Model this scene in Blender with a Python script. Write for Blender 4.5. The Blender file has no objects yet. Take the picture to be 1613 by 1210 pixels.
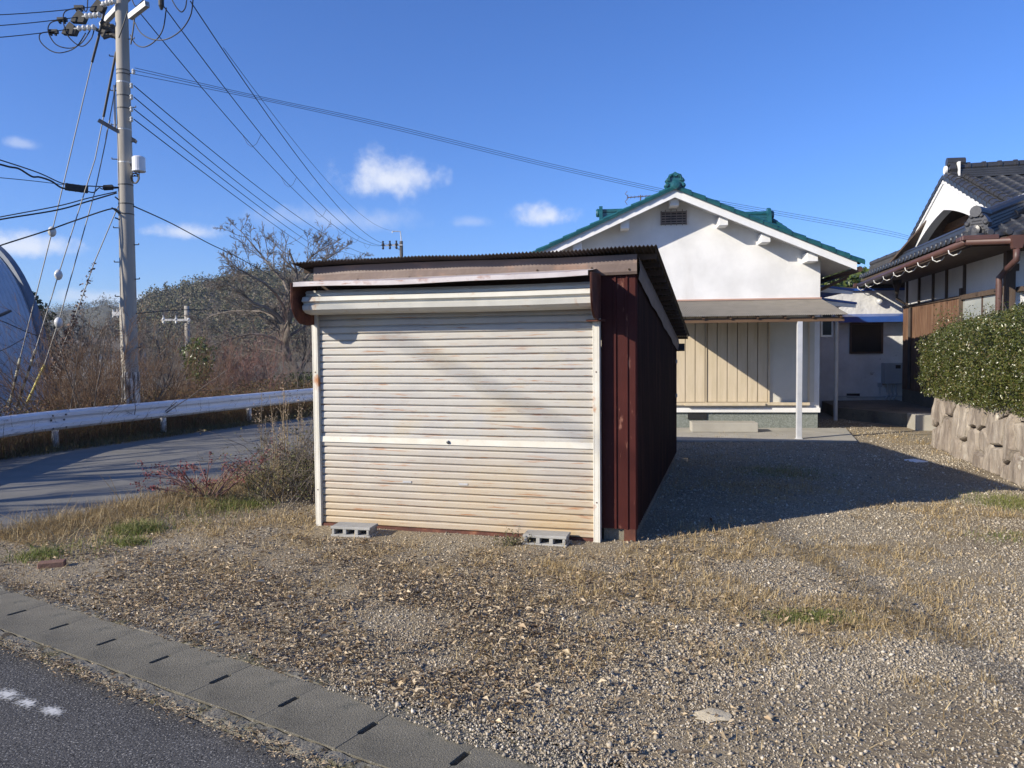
import bpy, bmesh, math, random
import numpy as np
from mathutils import Vector, Matrix
from math import radians as rad, sin, cos, pi
random.seed(7); rng = np.random.default_rng(7)
S = bpy.context.scene
COL = S.collection

# ---------------------------------------------------------------- camera
PITCH, ROLL, HC, FPX, PW, PH = 2.65, 0.55, 1.65, 1200.0, 1613, 1210
cd = bpy.data.cameras.new('camera'); cam = bpy.data.objects.new('camera', cd); COL.objects.link(cam)
CM = Matrix.Rotation(rad(90-PITCH), 3, 'X') @ Matrix.Rotation(rad(-ROLL), 3, 'Z')
cam.matrix_world = Matrix.Translation((0, 0, HC)) @ CM.to_4x4()
cd.sensor_width = 36; cd.lens = FPX/PW*36; cd.clip_end = 3000; cd.clip_start = .05
S.camera = cam
CMn = np.array(CM)
def ray(x, y): return CMn @ np.array([(x-PW/2)/FPX, -(y-PH/2)/FPX, -1.0])
CP = np.array([0, 0, HC])
def G(x, y, z=0.0):
    d = ray(x, y); return CP + d*(z-HC)/d[2]
def at(x, y, Y):
    d = ray(x, y); return CP + d*Y/d[1]
def pl(x, y, p, n):
    d = ray(x, y); p = np.array(p, float); n = np.array(n, float); return CP + d*np.dot(p-CP, n)/np.dot(d, n)

# ---------------------------------------------------------------- light
SUN_AZ, SUN_EL = 243.2, 25.5          # azimuth clockwise from +Y
sd = Vector((sin(rad(SUN_AZ))*cos(rad(SUN_EL)), cos(rad(SUN_AZ))*cos(rad(SUN_EL)), sin(rad(SUN_EL))))
ld = bpy.data.lights.new('sun', 'SUN'); ld.energy = 5.0; ld.angle = rad(.53); ld.color = (1, .91, .76)
lo = bpy.data.objects.new('sun', ld); COL.objects.link(lo); lo.rotation_euler = sd.to_track_quat('Z', 'Y').to_euler()
S.view_settings.view_transform = 'Standard'; S.view_settings.look = 'None'
S.view_settings.exposure = 0.5; S.view_settings.gamma = 1
W = bpy.data.worlds.new('World'); S.world = W; W.use_nodes = True
def world():
    nt = W.node_tree; N = nt.nodes; L = nt.links; N.clear()
    def n(t, **k):
        o = N.new(t)
        for a, b in k.items(): setattr(o, a, b)
        return o
    def m(op, a, b=None, c=None):
        o = n('ShaderNodeMath', operation=op)
        for i, q in enumerate((a, b, c)):
            if q is None: continue
            if isinstance(q, (int, float)): o.inputs[i].default_value = q
            else: L.new(q, o.inputs[i])
        return o.outputs[0]
    sky = n('ShaderNodeTexSky', sky_type='NISHITA'); sky.sun_disc = False
    sky.sun_elevation = rad(SUN_EL); sky.sun_rotation = rad(SUN_AZ)
    sky.air_density = 1.0; sky.dust_density = .25; sky.ozone_density = 3.2; sky.altitude = 200
    hs = n('ShaderNodeHueSaturation'); hs.inputs['Saturation'].default_value = 1.05; hs.inputs['Value'].default_value = 1.0
    tm = n('ShaderNodeMix', data_type='RGBA', blend_type='MULTIPLY'); tm.inputs[0].default_value = 1; L.new(sky.outputs[0], tm.inputs[6]); tm.inputs[7].default_value = (.80, 1.03, 1.58, 1)
    L.new(tm.outputs[2], hs.inputs['Color'])
    tc = n('ShaderNodeTexCoord'); sx = n('ShaderNodeSeparateXYZ'); L.new(tc.outputs['Generated'], sx.inputs[0])
    az = m('ARCTAN2', sx.outputs[0], sx.outputs[1]); el = m('ARCSINE', sx.outputs[2])
    nz = n('ShaderNodeTexNoise'); nz.inputs['Scale'].default_value = 26; nz.inputs['Detail'].default_value = 8; nz.inputs['Roughness'].default_value = .6
    L.new(tc.outputs['Generated'], nz.inputs['Vector'])
    nb = m('SUBTRACT', nz.outputs[0], .5)
    tot = None
    for (px, py, wx, wy, amp) in CLOUDS:
        d = ray(px, py); a0 = math.atan2(d[0], d[1]); e0 = math.asin(d[2]/np.linalg.norm(d))
        dx = m('DIVIDE', m('SUBTRACT', az, a0), wx/FPX); dy = m('DIVIDE', m('SUBTRACT', el, e0), wy/FPX)
        # flatter base: below the middle the cloud falls off faster
        dy2 = m('MULTIPLY', dy, m('ADD', 1.0, m('MULTIPLY', m('LESS_THAN', dy, 0.0), .35)))
        r = m('SQRT', m('ADD', m('MULTIPLY', dx, dx), m('MULTIPLY', dy2, dy2)))
        v = m('SUBTRACT', 1.0, r); v = m('ADD', v, m('MULTIPLY', nb, 2.1))
        o = n('ShaderNodeMapRange', interpolation_type='SMOOTHSTEP'); L.new(v, o.inputs[0]); o.inputs[1].default_value = 0.0; o.inputs[2].default_value = 1.1
        w = m('MULTIPLY', o.outputs[0], amp)
        tot = w if tot is None else m('MAXIMUM', tot, w)
    mx = n('ShaderNodeMix', data_type='RGBA'); L.new(tot, mx.inputs[0]); L.new(hs.outputs[0], mx.inputs[6]); mx.inputs[7].default_value = (8.0, 8.3, 9.0, 1)
    bg = n('ShaderNodeBackground'); L.new(mx.outputs[2], bg.inputs[0]); bg.inputs[1].default_value = .083
    out = n('ShaderNodeOutputWorld'); L.new(bg.outputs[0], out.inputs[0])
CLOUDS = [(618, 284, 108, 46, .85), (862, 343, 54, 24, .9), (35, 388, 90, 24, .8), (292, 366, 60, 15, .7), (30, 226, 22, 9, .35), (180, 470, 130, 16, .5), (515, 345, 160, 26, .3), (740, 350, 40, 12, .25)]
world()

# ---------------------------------------------------------------- materials
def mat(name, cols, scale=4.0, rough=.8, bump=0.0, bscale=60.0, metal=0.0, stretch=(1, 1, 1), island=0.0, spec=.4, detail=7, nrough=.6, translucent=0.0, over=None, bstretch=None, wave=None):
    """cols: [(pos, (r,g,b)), ...] driven by a noise; island: random lightness per loose piece; over: [(threshold lo, hi, colour, scale, stretch)] stains"""
    M = bpy.data.materials.new(name); M.use_nodes = True; nt = M.node_tree; N = nt.nodes; L = nt.links
    b = N['Principled BSDF']; b.inputs['Roughness'].default_value = rough; b.inputs['Metallic'].default_value = metal
    b.inputs['Specular IOR Level'].default_value = spec
    tc = N.new('ShaderNodeTexCoord')
    def noise(sc, st, det=detail, ro=nrough):
        mp = N.new('ShaderNodeMapping'); mp.inputs['Scale'].default_value = st; L.new(tc.outputs['Object'], mp.inputs[0])
        z = N.new('ShaderNodeTexNoise'); z.inputs['Scale'].default_value = sc; z.inputs['Detail'].default_value = det; z.inputs['Roughness'].default_value = ro
        L.new(mp.outputs[0], z.inputs['Vector']); return z.outputs[0]
    z = noise(scale, stretch)
    r = N.new('ShaderNodeValToRGB'); L.new(z, r.inputs[0])
    cr = r.color_ramp
    for i, (p, c) in enumerate(cols):
        e = cr.elements[i] if i < 2 else cr.elements.new(p)
        e.position = p; e.color = (*c, 1)
    if len(cols) == 1: cr.elements[1].color = (*cols[0][1], 1)
    c = r.outputs[0]
    for (lo_, hi_, oc, osc, ost) in (over or []):
        zz = noise(osc, ost)
        mr = N.new('ShaderNodeMapRange'); L.new(zz, mr.inputs[0]); mr.inputs[1].default_value = lo_; mr.inputs[2].default_value = hi_
        mx = N.new('ShaderNodeMix'); mx.data_type = 'RGBA'; L.new(mr.outputs[0], mx.inputs[0]); L.new(c, mx.inputs[6]); mx.inputs[7].default_value = (*oc, 1)
        c = mx.outputs[2]
    if island:
        g = N.new('ShaderNodeNewGeometry')
        mr = N.new('ShaderNodeMapRange'); L.new(g.outputs['Random Per Island'], mr.inputs[0]); mr.inputs[3].default_value = 1-island; mr.inputs[4].default_value = 1+island
        hs = N.new('ShaderNodeHueSaturation'); L.new(c, hs.inputs['Color']); L.new(mr.outputs[0], hs.inputs['Value'])
        mh = N.new('ShaderNodeMath'); mh.operation = 'FRACT'; mm = N.new('ShaderNodeMath'); mm.operation = 'MULTIPLY'; mm.inputs[1].default_value = 37.7
        L.new(g.outputs['Random Per Island'], mm.inputs[0]); L.new(mm.outputs[0], mh.inputs[0])
        m2 = N.new('ShaderNodeMapRange'); L.new(mh.outputs[0], m2.inputs[0]); m2.inputs[3].default_value = .5; m2.inputs[4].default_value = 1.25
        L.new(m2.outputs[0], hs.inputs['Saturation'])
        c = hs.outputs[0]
    L.new(c, b.inputs['Base Color'])
    if bump:
        zb = noise(bscale, bstretch or (1, 1, 1), 5)
        bp = N.new('ShaderNodeBump'); bp.inputs['Strength'].default_value = 1.0; bp.inputs['Distance'].default_value = bump
        L.new(zb, bp.inputs['Height']); L.new(bp.outputs[0], b.inputs['Normal'])
    if translucent:
        t = N.new('ShaderNodeBsdfTranslucent'); L.new(c, t.inputs[0]); mx = N.new('ShaderNodeMixShader'); mx.inputs[0].default_value = translucent
        L.new(b.outputs[0], mx.inputs[1]); L.new(t.outputs[0], mx.inputs[2]); L.new(mx.outputs[0], N['Material Output'].inputs[0])
    return M

def island_mat(name, cols, rough=.8, spec=.3, translucent=0.0, patch=None):
    """colour picked per loose piece (stone, leaf, blade) from a list"""
    M = bpy.data.materials.new(name); M.use_nodes = True; nt = M.node_tree; N = nt.nodes; L = nt.links
    b = N['Principled BSDF']; b.inputs['Roughness'].default_value = rough; b.inputs['Specular IOR Level'].default_value = spec
    g = N.new('ShaderNodeNewGeometry'); r = N.new('ShaderNodeValToRGB'); L.new(g.outputs['Random Per Island'], r.inputs[0])
    cr = r.color_ramp
    for i, c in enumerate(cols):
        p = i/(len(cols)-1)
        e = cr.elements[i] if i < 2 else cr.elements.new(p)
        e.position = p; e.color = (*c, 1)
    c = r.outputs[0]
    if patch:
        sc, lo_, hi_, pc = patch
        tc = N.new('ShaderNodeTexCoord'); z = N.new('ShaderNodeTexNoise'); z.inputs['Scale'].default_value = sc; z.inputs['Detail'].default_value = 3
        L.new(tc.outputs['Object'], z.inputs['Vector'])
        mr = N.new('ShaderNodeMapRange'); L.new(z.outputs[0], mr.inputs[0]); mr.inputs[1].default_value = lo_; mr.inputs[2].default_value = hi_
        mx = N.new('ShaderNodeMix'); mx.data_type = 'RGBA'; mx.blend_type = 'MULTIPLY'; L.new(mr.outputs[0], mx.inputs[0]); L.new(c, mx.inputs[6]); mx.inputs[7].default_value = (*pc, 1)
        c = mx.outputs[2]
    L.new(c, b.inputs['Base Color'])
    if translucent:
        t = N.new('ShaderNodeBsdfTranslucent'); L.new(c, t.inputs[0]); mx = N.new('ShaderNodeMixShader'); mx.inputs[0].default_value = translucent
        L.new(b.outputs[0], mx.inputs[1]); L.new(t.outputs[0], mx.inputs[2]); L.new(mx.outputs[0], N['Material Output'].inputs[0])
    return M

# ---------------------------------------------------------------- mesh helpers
def tag(o, label=None, cat=None, group=None, kind=None):
    if label: o['label'] = label
    if cat: o['category'] = cat
    if group: o['group'] = group
    if kind: o['kind'] = kind
    return o
ORG = {}
def root(name, loc, label, cat, group=None):
    o = bpy.data.objects.new(name, None); COL.objects.link(o); o.location = Vector(loc); o.empty_display_size = .2
    ORG[o.name] = Vector(loc); return tag(o, label, cat, group)
def link(name, me, m, parent, org=None):
    o = bpy.data.objects.new(name, me); COL.objects.link(o); me.materials.append(m)
    if parent is not None:
        o.parent = parent; ORG[o.name] = ORG[parent.name]
    else:
        ORG[o.name] = Vector(org) if org is not None else Vector((0, 0, 0)); o.location = ORG[o.name]
    return o
def soup(name, arr, m, parent=None, org=None, smooth=False):
    """arr: (N,k,3) array: N separate polygons of k corners"""
    arr = np.asarray(arr, dtype=np.float32); N, k, _ = arr.shape
    o0 = ORG[parent.name] if parent is not None else Vector(org if org is not None else (0, 0, 0))
    v = arr.reshape(-1, 3) - np.array(o0, dtype=np.float32)
    me = bpy.data.meshes.new(name); me.vertices.add(N*k); me.vertices.foreach_set('co', v.ravel())
    me.loops.add(N*k); me.loops.foreach_set('vertex_index', np.arange(N*k, dtype=np.int32))
    me.polygons.add(N); me.polygons.foreach_set('loop_start', np.arange(0, N*k, k, dtype=np.int32)); me.polygons.foreach_set('loop_total', np.full(N, k, dtype=np.int32))
    me.update(calc_edges=True); return link(name, me, m, parent, org)
def tmesh(name, V, Fc, m, parent=None, org=None, smooth=False):
    """V (n,3); Fc (m,k) indices"""
    V = np.asarray(V, dtype=np.float32); Fc = np.asarray(Fc, dtype=np.int32); M_, k = Fc.shape
    o0 = ORG[parent.name] if parent is not None else Vector(org if org is not None else (0, 0, 0))
    me = bpy.data.meshes.new(name); me.vertices.add(len(V)); me.vertices.foreach_set('co', (V-np.array(o0, dtype=np.float32)).ravel())
    me.loops.add(M_*k); me.loops.foreach_set('vertex_index', Fc.ravel())
    me.polygons.add(M_); me.polygons.foreach_set('loop_start', np.arange(0, M_*k, k, dtype=np.int32)); me.polygons.foreach_set('loop_total', np.full(M_, k, dtype=np.int32))
    if smooth: me.polygons.foreach_set('use_smooth', np.ones(M_, dtype=bool))
    me.update(calc_edges=True); return link(name, me, m, parent, org)
def scatter(tV, tF, P, R, Sc):
    """template verts/faces, positions (n,3), rotations (n,3,3), scales (n,3) -> V,F"""
    n = len(P); k = len(tV)
    V = np.einsum('nij,nkj->nki', R, tV[None]*Sc[:, None, :]) + P[:, None]
    F_ = (tF[None] + (np.arange(n)*k)[:, None, None])
    return V.reshape(-1, 3), F_.reshape(-1, tF.shape[1])
def rotz(a):
    c, s = np.cos(a), np.sin(a); R = np.zeros((len(a), 3, 3)); R[:, 0, 0] = c; R[:, 0, 1] = -s; R[:, 1, 0] = s; R[:, 1, 1] = c; R[:, 2, 2] = 1; return R
def rrot(n, tilt=None):
    """random rotations; tilt limits the lean from upright"""
    q = rng.normal(size=(n, 4)); q /= np.linalg.norm(q, axis=1)[:, None]
    w, x, y, z = q.T
    R = np.stack([1-2*(y*y+z*z), 2*(x*y-z*w), 2*(x*z+y*w), 2*(x*y+z*w), 1-2*(x*x+z*z), 2*(y*z-x*w), 2*(x*z-y*w), 2*(y*z+x*w), 1-2*(x*x+y*y)], 1).reshape(n, 3, 3)
    if tilt is None: return R
    a = rng.uniform(0, 2*pi, n); t = rng.normal(0, tilt, n); ax = rng.uniform(0, 2*pi, n)
    Rx = np.zeros((n, 3, 3)); c, s = np.cos(t), np.sin(t); Rx[:, 0, 0] = 1; Rx[:, 1, 1] = c; Rx[:, 1, 2] = -s; Rx[:, 2, 1] = s; Rx[:, 2, 2] = c
    return rotz(a) @ Rx @ rotz(ax)
class Fr:
    """a local frame: u to the right, v to the back, z up"""
    def __init__(s, o, yaw):
        s.o = Vector(o); s.u = Vector((cos(rad(yaw)), sin(rad(yaw)), 0)); s.v = Vector((-s.u.y, s.u.x, 0)); s.yaw = rad(yaw)
    def __call__(s, u, v, z): return s.o + s.u*u + s.v*v + Vector((0, 0, z))
    def loc(s, p):
        p = Vector(p)-s.o; return p.dot(s.u), p.dot(s.v), p.z
    def pix(s, x, y, v):
        q = pl(x, y, s(0, v, 0), s.v); return s.loc(q)
    def pixu(s, x, y, u):
        q = pl(x, y, s(u, 0, 0), s.u); return s.loc(q)
WF = Fr((0, 0, 0), 0)
class MB:
    def __init__(s): s.v = []; s.f = []
    def add(s, V, F_):
        b = len(s.v); s.v += [Vector(p) for p in V]; s.f += [tuple(i+b for i in f) for f in F_]
    def box(s, fr, u0, u1, v0, v1, z0, z1, top=None):
        """top: (du0,du1,dv0,dv1) inset of the top face"""
        t = top or (0, 0, 0, 0)
        P = [fr(u0, v0, z0), fr(u1, v0, z0), fr(u1, v1, z0), fr(u0, v1, z0), fr(u0+t[0], v0+t[2], z1), fr(u1-t[1], v0+t[2], z1), fr(u1-t[1], v1-t[3], z1), fr(u0+t[0], v1-t[3], z1)]
        s.add(P, [(0, 3, 2, 1), (4, 5, 6, 7), (0, 1, 5, 4), (1, 2, 6, 5), (2, 3, 7, 6), (3, 0, 4, 7)])
    def prism(s, A, B):
        """two matching outlines of 3D points, capped"""
        n = len(A); s.add(list(A)+list(B), [tuple(range(n))[::-1], tuple(range(n, 2*n))] + [(i, (i+1) % n, n+(i+1) % n, n+i) for i in range(n)])
    def bar(s, a, b, w, h, up=(0, 0, 1)):
        a = Vector(a); b = Vector(b); d = (b-a).normalized(); r = d.cross(Vector(up))
        if r.length < 1e-4: r = d.cross(Vector((1, 0, 0)))
        r.normalize(); q = r.cross(d)
        o = [r*(-w/2)+q*(-h/2), r*(w/2)+q*(-h/2), r*(w/2)+q*(h/2), r*(-w/2)+q*(h/2)]
        s.prism([a+k for k in o], [b+k for k in o])
    def tube(s, pts, r, n=8, cap=True):
        pts = [Vector(p) for p in pts]; m = len(pts); rs = r if isinstance(r, (list, tuple)) else [r]*m
        b = len(s.v); x = None
        for i, p in enumerate(pts):
            d = (pts[min(i+1, m-1)]-pts[max(i-1, 0)]).normalized()
            if x is None:
                x = d.orthogonal().normalized()
            else:
                x = (x-d*x.dot(d)); x = x.normalized() if x.length > 1e-5 else d.orthogonal().normalized()
            y = d.cross(x)
            for k in range(n):
                a = 2*pi*k/n; s.v.append(p+(x*cos(a)+y*sin(a))*rs[i])
        for i in range(m-1):
            for k in range(n):
                k2 = (k+1) % n; s.f.append((b+i*n+k, b+i*n+k2, b+(i+1)*n+k2, b+(i+1)*n+k))
        if cap: s.f.append(tuple(b+k for k in range(n))[::-1]); s.f.append(tuple(b+(m-1)*n+k for k in range(n)))
    def lathe(s, c, prof, n=16, axis=(0, 0, 1)):
        """prof [(r, h)] around axis at c"""
        c = Vector(c); ax = Vector(axis).normalized(); x = ax.orthogonal().normalized(); y = ax.cross(x); b = len(s.v); m = len(prof)
        for r, h in prof:
            for k in range(n):
                a = 2*pi*k/n; s.v.append(c+ax*h+(x*cos(a)+y*sin(a))*max(r, 1e-4))
        for i in range(m-1):
            for k in range(n):
                k2 = (k+1) % n; s.f.append((b+i*n+k, b+i*n+k2, b+(i+1)*n+k2, b+(i+1)*n+k))
        s.f.append(tuple(b+k for k in range(n))[::-1]); s.f.append(tuple(b+(m-1)*n+k for k in range(n)))
    def strip(s, rows):
        """rows: list of equal-length point lists -> grid"""
        b = len(s.v); n = len(rows[0])
        for r in rows: s.v += [Vector(p) for p in r]
        for i in range(len(rows)-1):
            for j in range(n-1): s.f.append((b+i*n+j, b+i*n+j+1, b+(i+1)*n+j+1, b+(i+1)*n+j))
    def build(s, name, m, parent=None, org=None, smooth=False, bevel=0.0, label=None):
        o0 = ORG[parent.name] if parent is not None else Vector(org if org is not None else (0, 0, 0))
        me = bpy.data.meshes.new(name); me.from_pydata([p-o0 for p in s.v], [], s.f); me.update()
        bm = bmesh.new(); bm.from_mesh(me); bmesh.ops.recalc_face_normals(bm, faces=bm.faces)
        if bevel:
            bmesh.ops.remove_doubles(bm, verts=bm.verts, dist=1e-5)
            bmesh.ops.bevel(bm, geom=[e for e in bm.edges if e.is_manifold and e.calc_face_angle(0) > .6], offset=bevel, segments=1, affect='EDGES')
        bm.to_mesh(me); bm.free()
        if smooth:
            for p in me.polygons: p.use_smooth = True
        o = link(name, me, m, parent, org)
        if label: o['label'] = label
        return o
def leafcloud(P, size, asp=.55, tilt=None, bend=.25):
    """P (n,3) leaf centres; size (n,) -> V,F (kite of two bent triangles)"""
    n = len(P); t = np.array([[0, -1, 0], [asp, 0, bend*.5], [0, 1, 0], [-asp, 0, bend*.5]], float)
    R = rrot(n, tilt); return scatter(t, np.array([[0, 1, 2], [0, 2, 3]]), P, R, np.repeat(np.asarray(size)[:, None], 3, 1)*.5)
def copy_tree(o, parent=None):
    c = o.copy(); COL.objects.link(c); c.parent = parent
    for ch in list(o.children): copy_tree(ch, c)
    return c
def sag(a, b, s, n=24):
    a = Vector(a); b = Vector(b); return [a.lerp(b, i/n)+Vector((0, 0, -4*s*(i/n)*(1-i/n))) for i in range(n+1)]
# ---------------------------------------------------------------- vector growth helpers
def vnoise(x, y, s, seed=0):
    r = np.random.default_rng(1000+seed); T = r.random((64, 64)); x = np.asarray(x)/s+100.3; y = np.asarray(y)/s+77.7
    xi = np.floor(x).astype(int); yi = np.floor(y).astype(int); fx = x-xi; fy = y-yi; fx = fx*fx*(3-2*fx); fy = fy*fy*(3-2*fy)
    g = lambda a, b: T[a % 64, b % 64]
    return (g(xi, yi)*(1-fx)+g(xi+1, yi)*fx)*(1-fy)+(g(xi, yi+1)*(1-fx)+g(xi+1, yi+1)*fx)*fy
def fbm(x, y, s, seed=0): return (vnoise(x, y, s, seed)*4+vnoise(x, y, s/2.1, seed+1)*2+vnoise(x, y, s/4.3, seed+2))/7
def unit(a): return a/np.maximum(np.linalg.norm(a, axis=-1, keepdims=True), 1e-9)
def tubes(P, Rr, k=3):
    """P (n,m,3), Rr (n,m): n tapering tubes -> V, F"""
    n, m, _ = P.shape
    T = unit(np.gradient(P, axis=1)); ref = np.where(np.abs(T[..., 2:3]) > .9, np.array([1., 0, 0]), np.array([0, 0, 1.]))
    X = unit(np.cross(T, ref)); Y = np.cross(T, X); a = 2*pi*np.arange(k)/k
    V = P[:, :, None]+Rr[:, :, None, None]*(X[:, :, None]*np.cos(a)[None, None, :, None]+Y[:, :, None]*np.sin(a)[None, None, :, None])
    i = np.arange(m-1)[:, None]*k; j = np.arange(k)[None]; j2 = (j+1) % k
    q = np.stack([i+j, i+j2, i+k+j2, i+k+j], -1).reshape(-1, 4)
    return V.reshape(-1, 3), (q[None]+(np.arange(n)*m*k)[:, None, None]).reshape(-1, 4)
def paths(P0, D, Ln, m=5, wob=.25, up=0.0):
    """random-walk paths from P0 along D"""
    n = len(P0); P = np.zeros((n, m, 3)); P[:, 0] = P0; d = unit(D); st = (Ln/(m-1))[:, None]
    for i in range(1, m):
        d = unit(d+rng.normal(0, wob, (n, 3))*.7+np.array([0, 0, up])); P[:, i] = P[:, i-1]+d*st
    return P
def sprout(P, Rr, num, lf=.6, ang=.8, rf=.6, t0=.25, m=5, wob=.25, up=.05, tip=.35, rmin=.002):
    n, mm, _ = P.shape; idx = np.repeat(np.arange(n), num); N = len(idx)
    t = rng.uniform(t0, 1, N); f = t*(mm-1); i = np.minimum(f.astype(int), mm-2); fr_ = (f-i)[:, None]
    p = P[idx, i]*(1-fr_)+P[idx, i+1]*fr_; r = Rr[idx, i]*(1-fr_[:, 0])+Rr[idx, i+1]*fr_[:, 0]
    T = unit(P[idx, i+1]-P[idx, i]); q = unit(np.cross(T, rng.normal(size=(N, 3)))); a = ang*rng.uniform(.7, 1.3, N)
    D = T*np.cos(a)[:, None]+q*np.sin(a)[:, None]
    Ln = np.linalg.norm(np.diff(P, axis=1), axis=2).sum(1)[idx]*lf*rng.uniform(.6, 1.25, N)*(1-.45*t)
    C_ = paths(p, D, Ln, m, wob, up); r0 = np.maximum(r*rf, rmin)
    return C_, np.maximum(r0[:, None]*np.linspace(1, tip, m)[None], rmin*.7)
def joinVF(L):
    V = []; F_ = []; b = 0
    for v, f in L: V.append(v); F_.append(f+b); b += len(v)
    return np.concatenate(V), np.concatenate(F_)
def blades(P, h, w, lean=.5, m=4, yaw=None, base=0.0):
    """tapering curved grass blades -> V,F (quads)"""
    n = len(P); a = rng.uniform(0, 2*pi, n) if yaw is None else yaw; b = a+pi/2+rng.normal(0, .6, n)
    ln = np.abs(rng.normal(lean, lean*.45, n)); V = np.zeros((n, m, 2, 3)); t = np.linspace(0, 1, m)
    for i in range(m):
        th = ln*1.4*(base+(1-base)*t[i]); q = h*t[i]
        c = P+np.stack([np.cos(a)*q*np.sin(th), np.sin(a)*q*np.sin(th), q*np.cos(th)], 1)
        wd = (w*(1-t[i]**1.6)+.0006)[:, None]*.5; s = np.stack([np.cos(b), np.sin(b), 0*b], 1)
        V[:, i, 0] = c-s*wd; V[:, i, 1] = c+s*wd
    i = np.arange(m-1)*2; q = np.stack([i, i+1, i+3, i+2], -1)
    return V.reshape(-1, 3), (q[None]+(np.arange(n)*m*2)[:, None, None]).reshape(-1, 4)

# ---------------------------------------------------------------- materials of the ground and plants
m_terrain = mat('terrain_soil', [(.3, (.05, .045, .03)), (.7, (.12, .10, .06))], 1.2, .95, .02, 8)
m_asphalt = mat('asphalt', [(.3, (.050, .049, .048)), (.7, (.085, .082, .079))], 2, .9, .010, 95, over=[(.45, .36, (.012, .012, .012), 70, (1, 1, 1)), (.57, .63, (.34, .33, .31), 105, (1, 1, 1)), (.55, .75, (.14, .135, .125), 1.3, (1, 1, 1))])
m_asphalt2 = mat('old_asphalt', [(.3, (0.146, 0.142, 0.126)), (.7, (0.198, 0.189, 0.168))], 2, .85, .003, 200, over=[(.64, .74, (.26, .25, .24), 150, (1, 1, 1)), (.60, .8, (.08, .08, .08), .8, (1, 3, 1))])
m_gravel = mat('gravel_soil', [(.36, (0.218, 0.170, 0.106)), (.62, (0.302, 0.255, 0.176))], .55, .95, .022, 48, over=[(.54, .64, (.09, .068, .045), 42, (1, 1, 1)), (.60, .68, (.50, .48, .45), 60, (1, 1, 1))])
m_conc = mat('aged_concrete', [(.3, (0.157, 0.143, 0.108)), (.7, (0.224, 0.204, 0.153))], 3, .92, .007, 130, over=[(.6, .75, (.09, .09, .07), 5, (1, 1, 1)), (.48, .68, (.095, .088, .068), 1.5, (1, 1, 1)), (.42, .34, (.05, .05, .04), 90, (1, 1, 1)), (.60, .68, (.42, .40, .37), 150, (1, 1, 1))])
m_conc2 = mat('mossy_concrete', [(.3, (.13, .12, .095)), (.7, (.22, .205, .17))], 7, .95, .016, 45, over=[(.52, .64, (.11, .10, .04), 6, (1, 1, 1)), (.6, .7, (.34, .32, .28), 80, (1, 1, 1)), (.56, .62, (.07, .055, .035), 12, (1, 1, 1))])
m_stone = island_mat('gravel_stones', [(0.134, 0.119, 0.095), (0.371, 0.327, 0.257), (0.268, 0.238, 0.184), (0.494, 0.436, 0.342), (0.350, 0.292, 0.211), (0.185, 0.158, 0.122), (0.422, 0.371, 0.288), (0.474, 0.371, 0.239), (0.309, 0.277, 0.221), (0.659, 0.594, 0.477), (0.340, 0.287, 0.216), (0.391, 0.337, 0.252)], .85)
m_leaf = island_mat('dead_leaves', [(0.201, 0.135, 0.077), (0.551, 0.440, 0.288), (0.339, 0.240, 0.142), (0.742, 0.610, 0.413), (0.127, 0.078, 0.043), (0.466, 0.345, 0.211), (0.636, 0.530, 0.370), (0.265, 0.190, 0.116), (0.392, 0.330, 0.232), (0.159, 0.105, 0.060)], .75, translucent=.15)
m_dry = island_mat('dry_grass', [(0.403, 0.300, 0.143), (0.551, 0.430, 0.227), (0.297, 0.210, 0.097), (0.466, 0.340, 0.168), (0.233, 0.160, 0.071), (0.636, 0.510, 0.294), (0.360, 0.250, 0.118), (0.170, 0.130, 0.059)], .8, translucent=.2)
m_green = island_mat('green_grass', [(.12, .17, .03), (.22, .26, .06), (.09, .12, .025), (.30, .30, .11), (.34, .29, .15), (.15, .19, .04)], .7, translucent=.3)

# ---------------------------------------------------------------- ground
K0 = np.array([-.222, 2.987]); KD = np.array([.855, -.5186]); KN = np.array([.5186, .855])   # drain line: joint, direction, towards the yard
NEAR = np.array([(-9.3, -1.0), (-4.75, 6.9), (-3.95, 8.1), (-3.1, 9.6), (-2.5, 12.0), (-2.3, 16.0), (-2.6, 22.), (-3.2, 40.), (-4.0, 80.)])
FAR = np.array([(-40., -25.), (-12.2, 5.), (-8.1, 12.), (-5.3, 19.), (-4.6, 25.), (-5.2, 40.), (-6.5, 80.)])
def xnear(y): return np.interp(y, NEAR[:, 1], NEAR[:, 0])
def xfar(y): return np.interp(y, FAR[:, 1], FAR[:, 0])
def kn(x, y): return (x-K0[0])*KN[0]+(y-K0[1])*KN[1]
def ks(x, y): return (x-K0[0])*KD[0]+(y-K0[1])*KD[1]
def inyard(x, y): return (kn(x, y) > .29) & (x > xnear(y))
def yz(x, y):
    e = np.clip(1-(x-xnear(y))/1.3, 0, 1)*np.clip((kn(x, y)-1.2)/1.0, 0, 1)
    return .006+.03*fbm(x, y, 1.6, 3)+.012*vnoise(x, y, .21, 5)+.07*e*e - .02
def sheet(name, xs, ys, keep, zf, m, kind='structure'):
    X, Y = np.meshgrid(xs, ys); nx, ny = len(xs), len(ys); Z = zf(X, Y)
    idx = np.arange(nx*ny).reshape(ny, nx); q = np.stack([idx[:-1, :-1], idx[:-1, 1:], idx[1:, 1:], idx[1:, :-1]], -1).reshape(-1, 4)
    cx = (X[:-1, :-1]+X[1:, 1:])/2; cy = (Y[:-1, :-1]+Y[1:, 1:])/2; k = keep(cx, cy).ravel(); q = q[k]
    V = np.stack([X, Y, Z], -1).reshape(-1, 3); u = np.unique(q); mp = np.zeros(len(V), int); mp[u] = np.arange(len(u))
    o = tmesh(name, V[u], mp[q], m, smooth=True); return tag(o, kind=kind)
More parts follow.
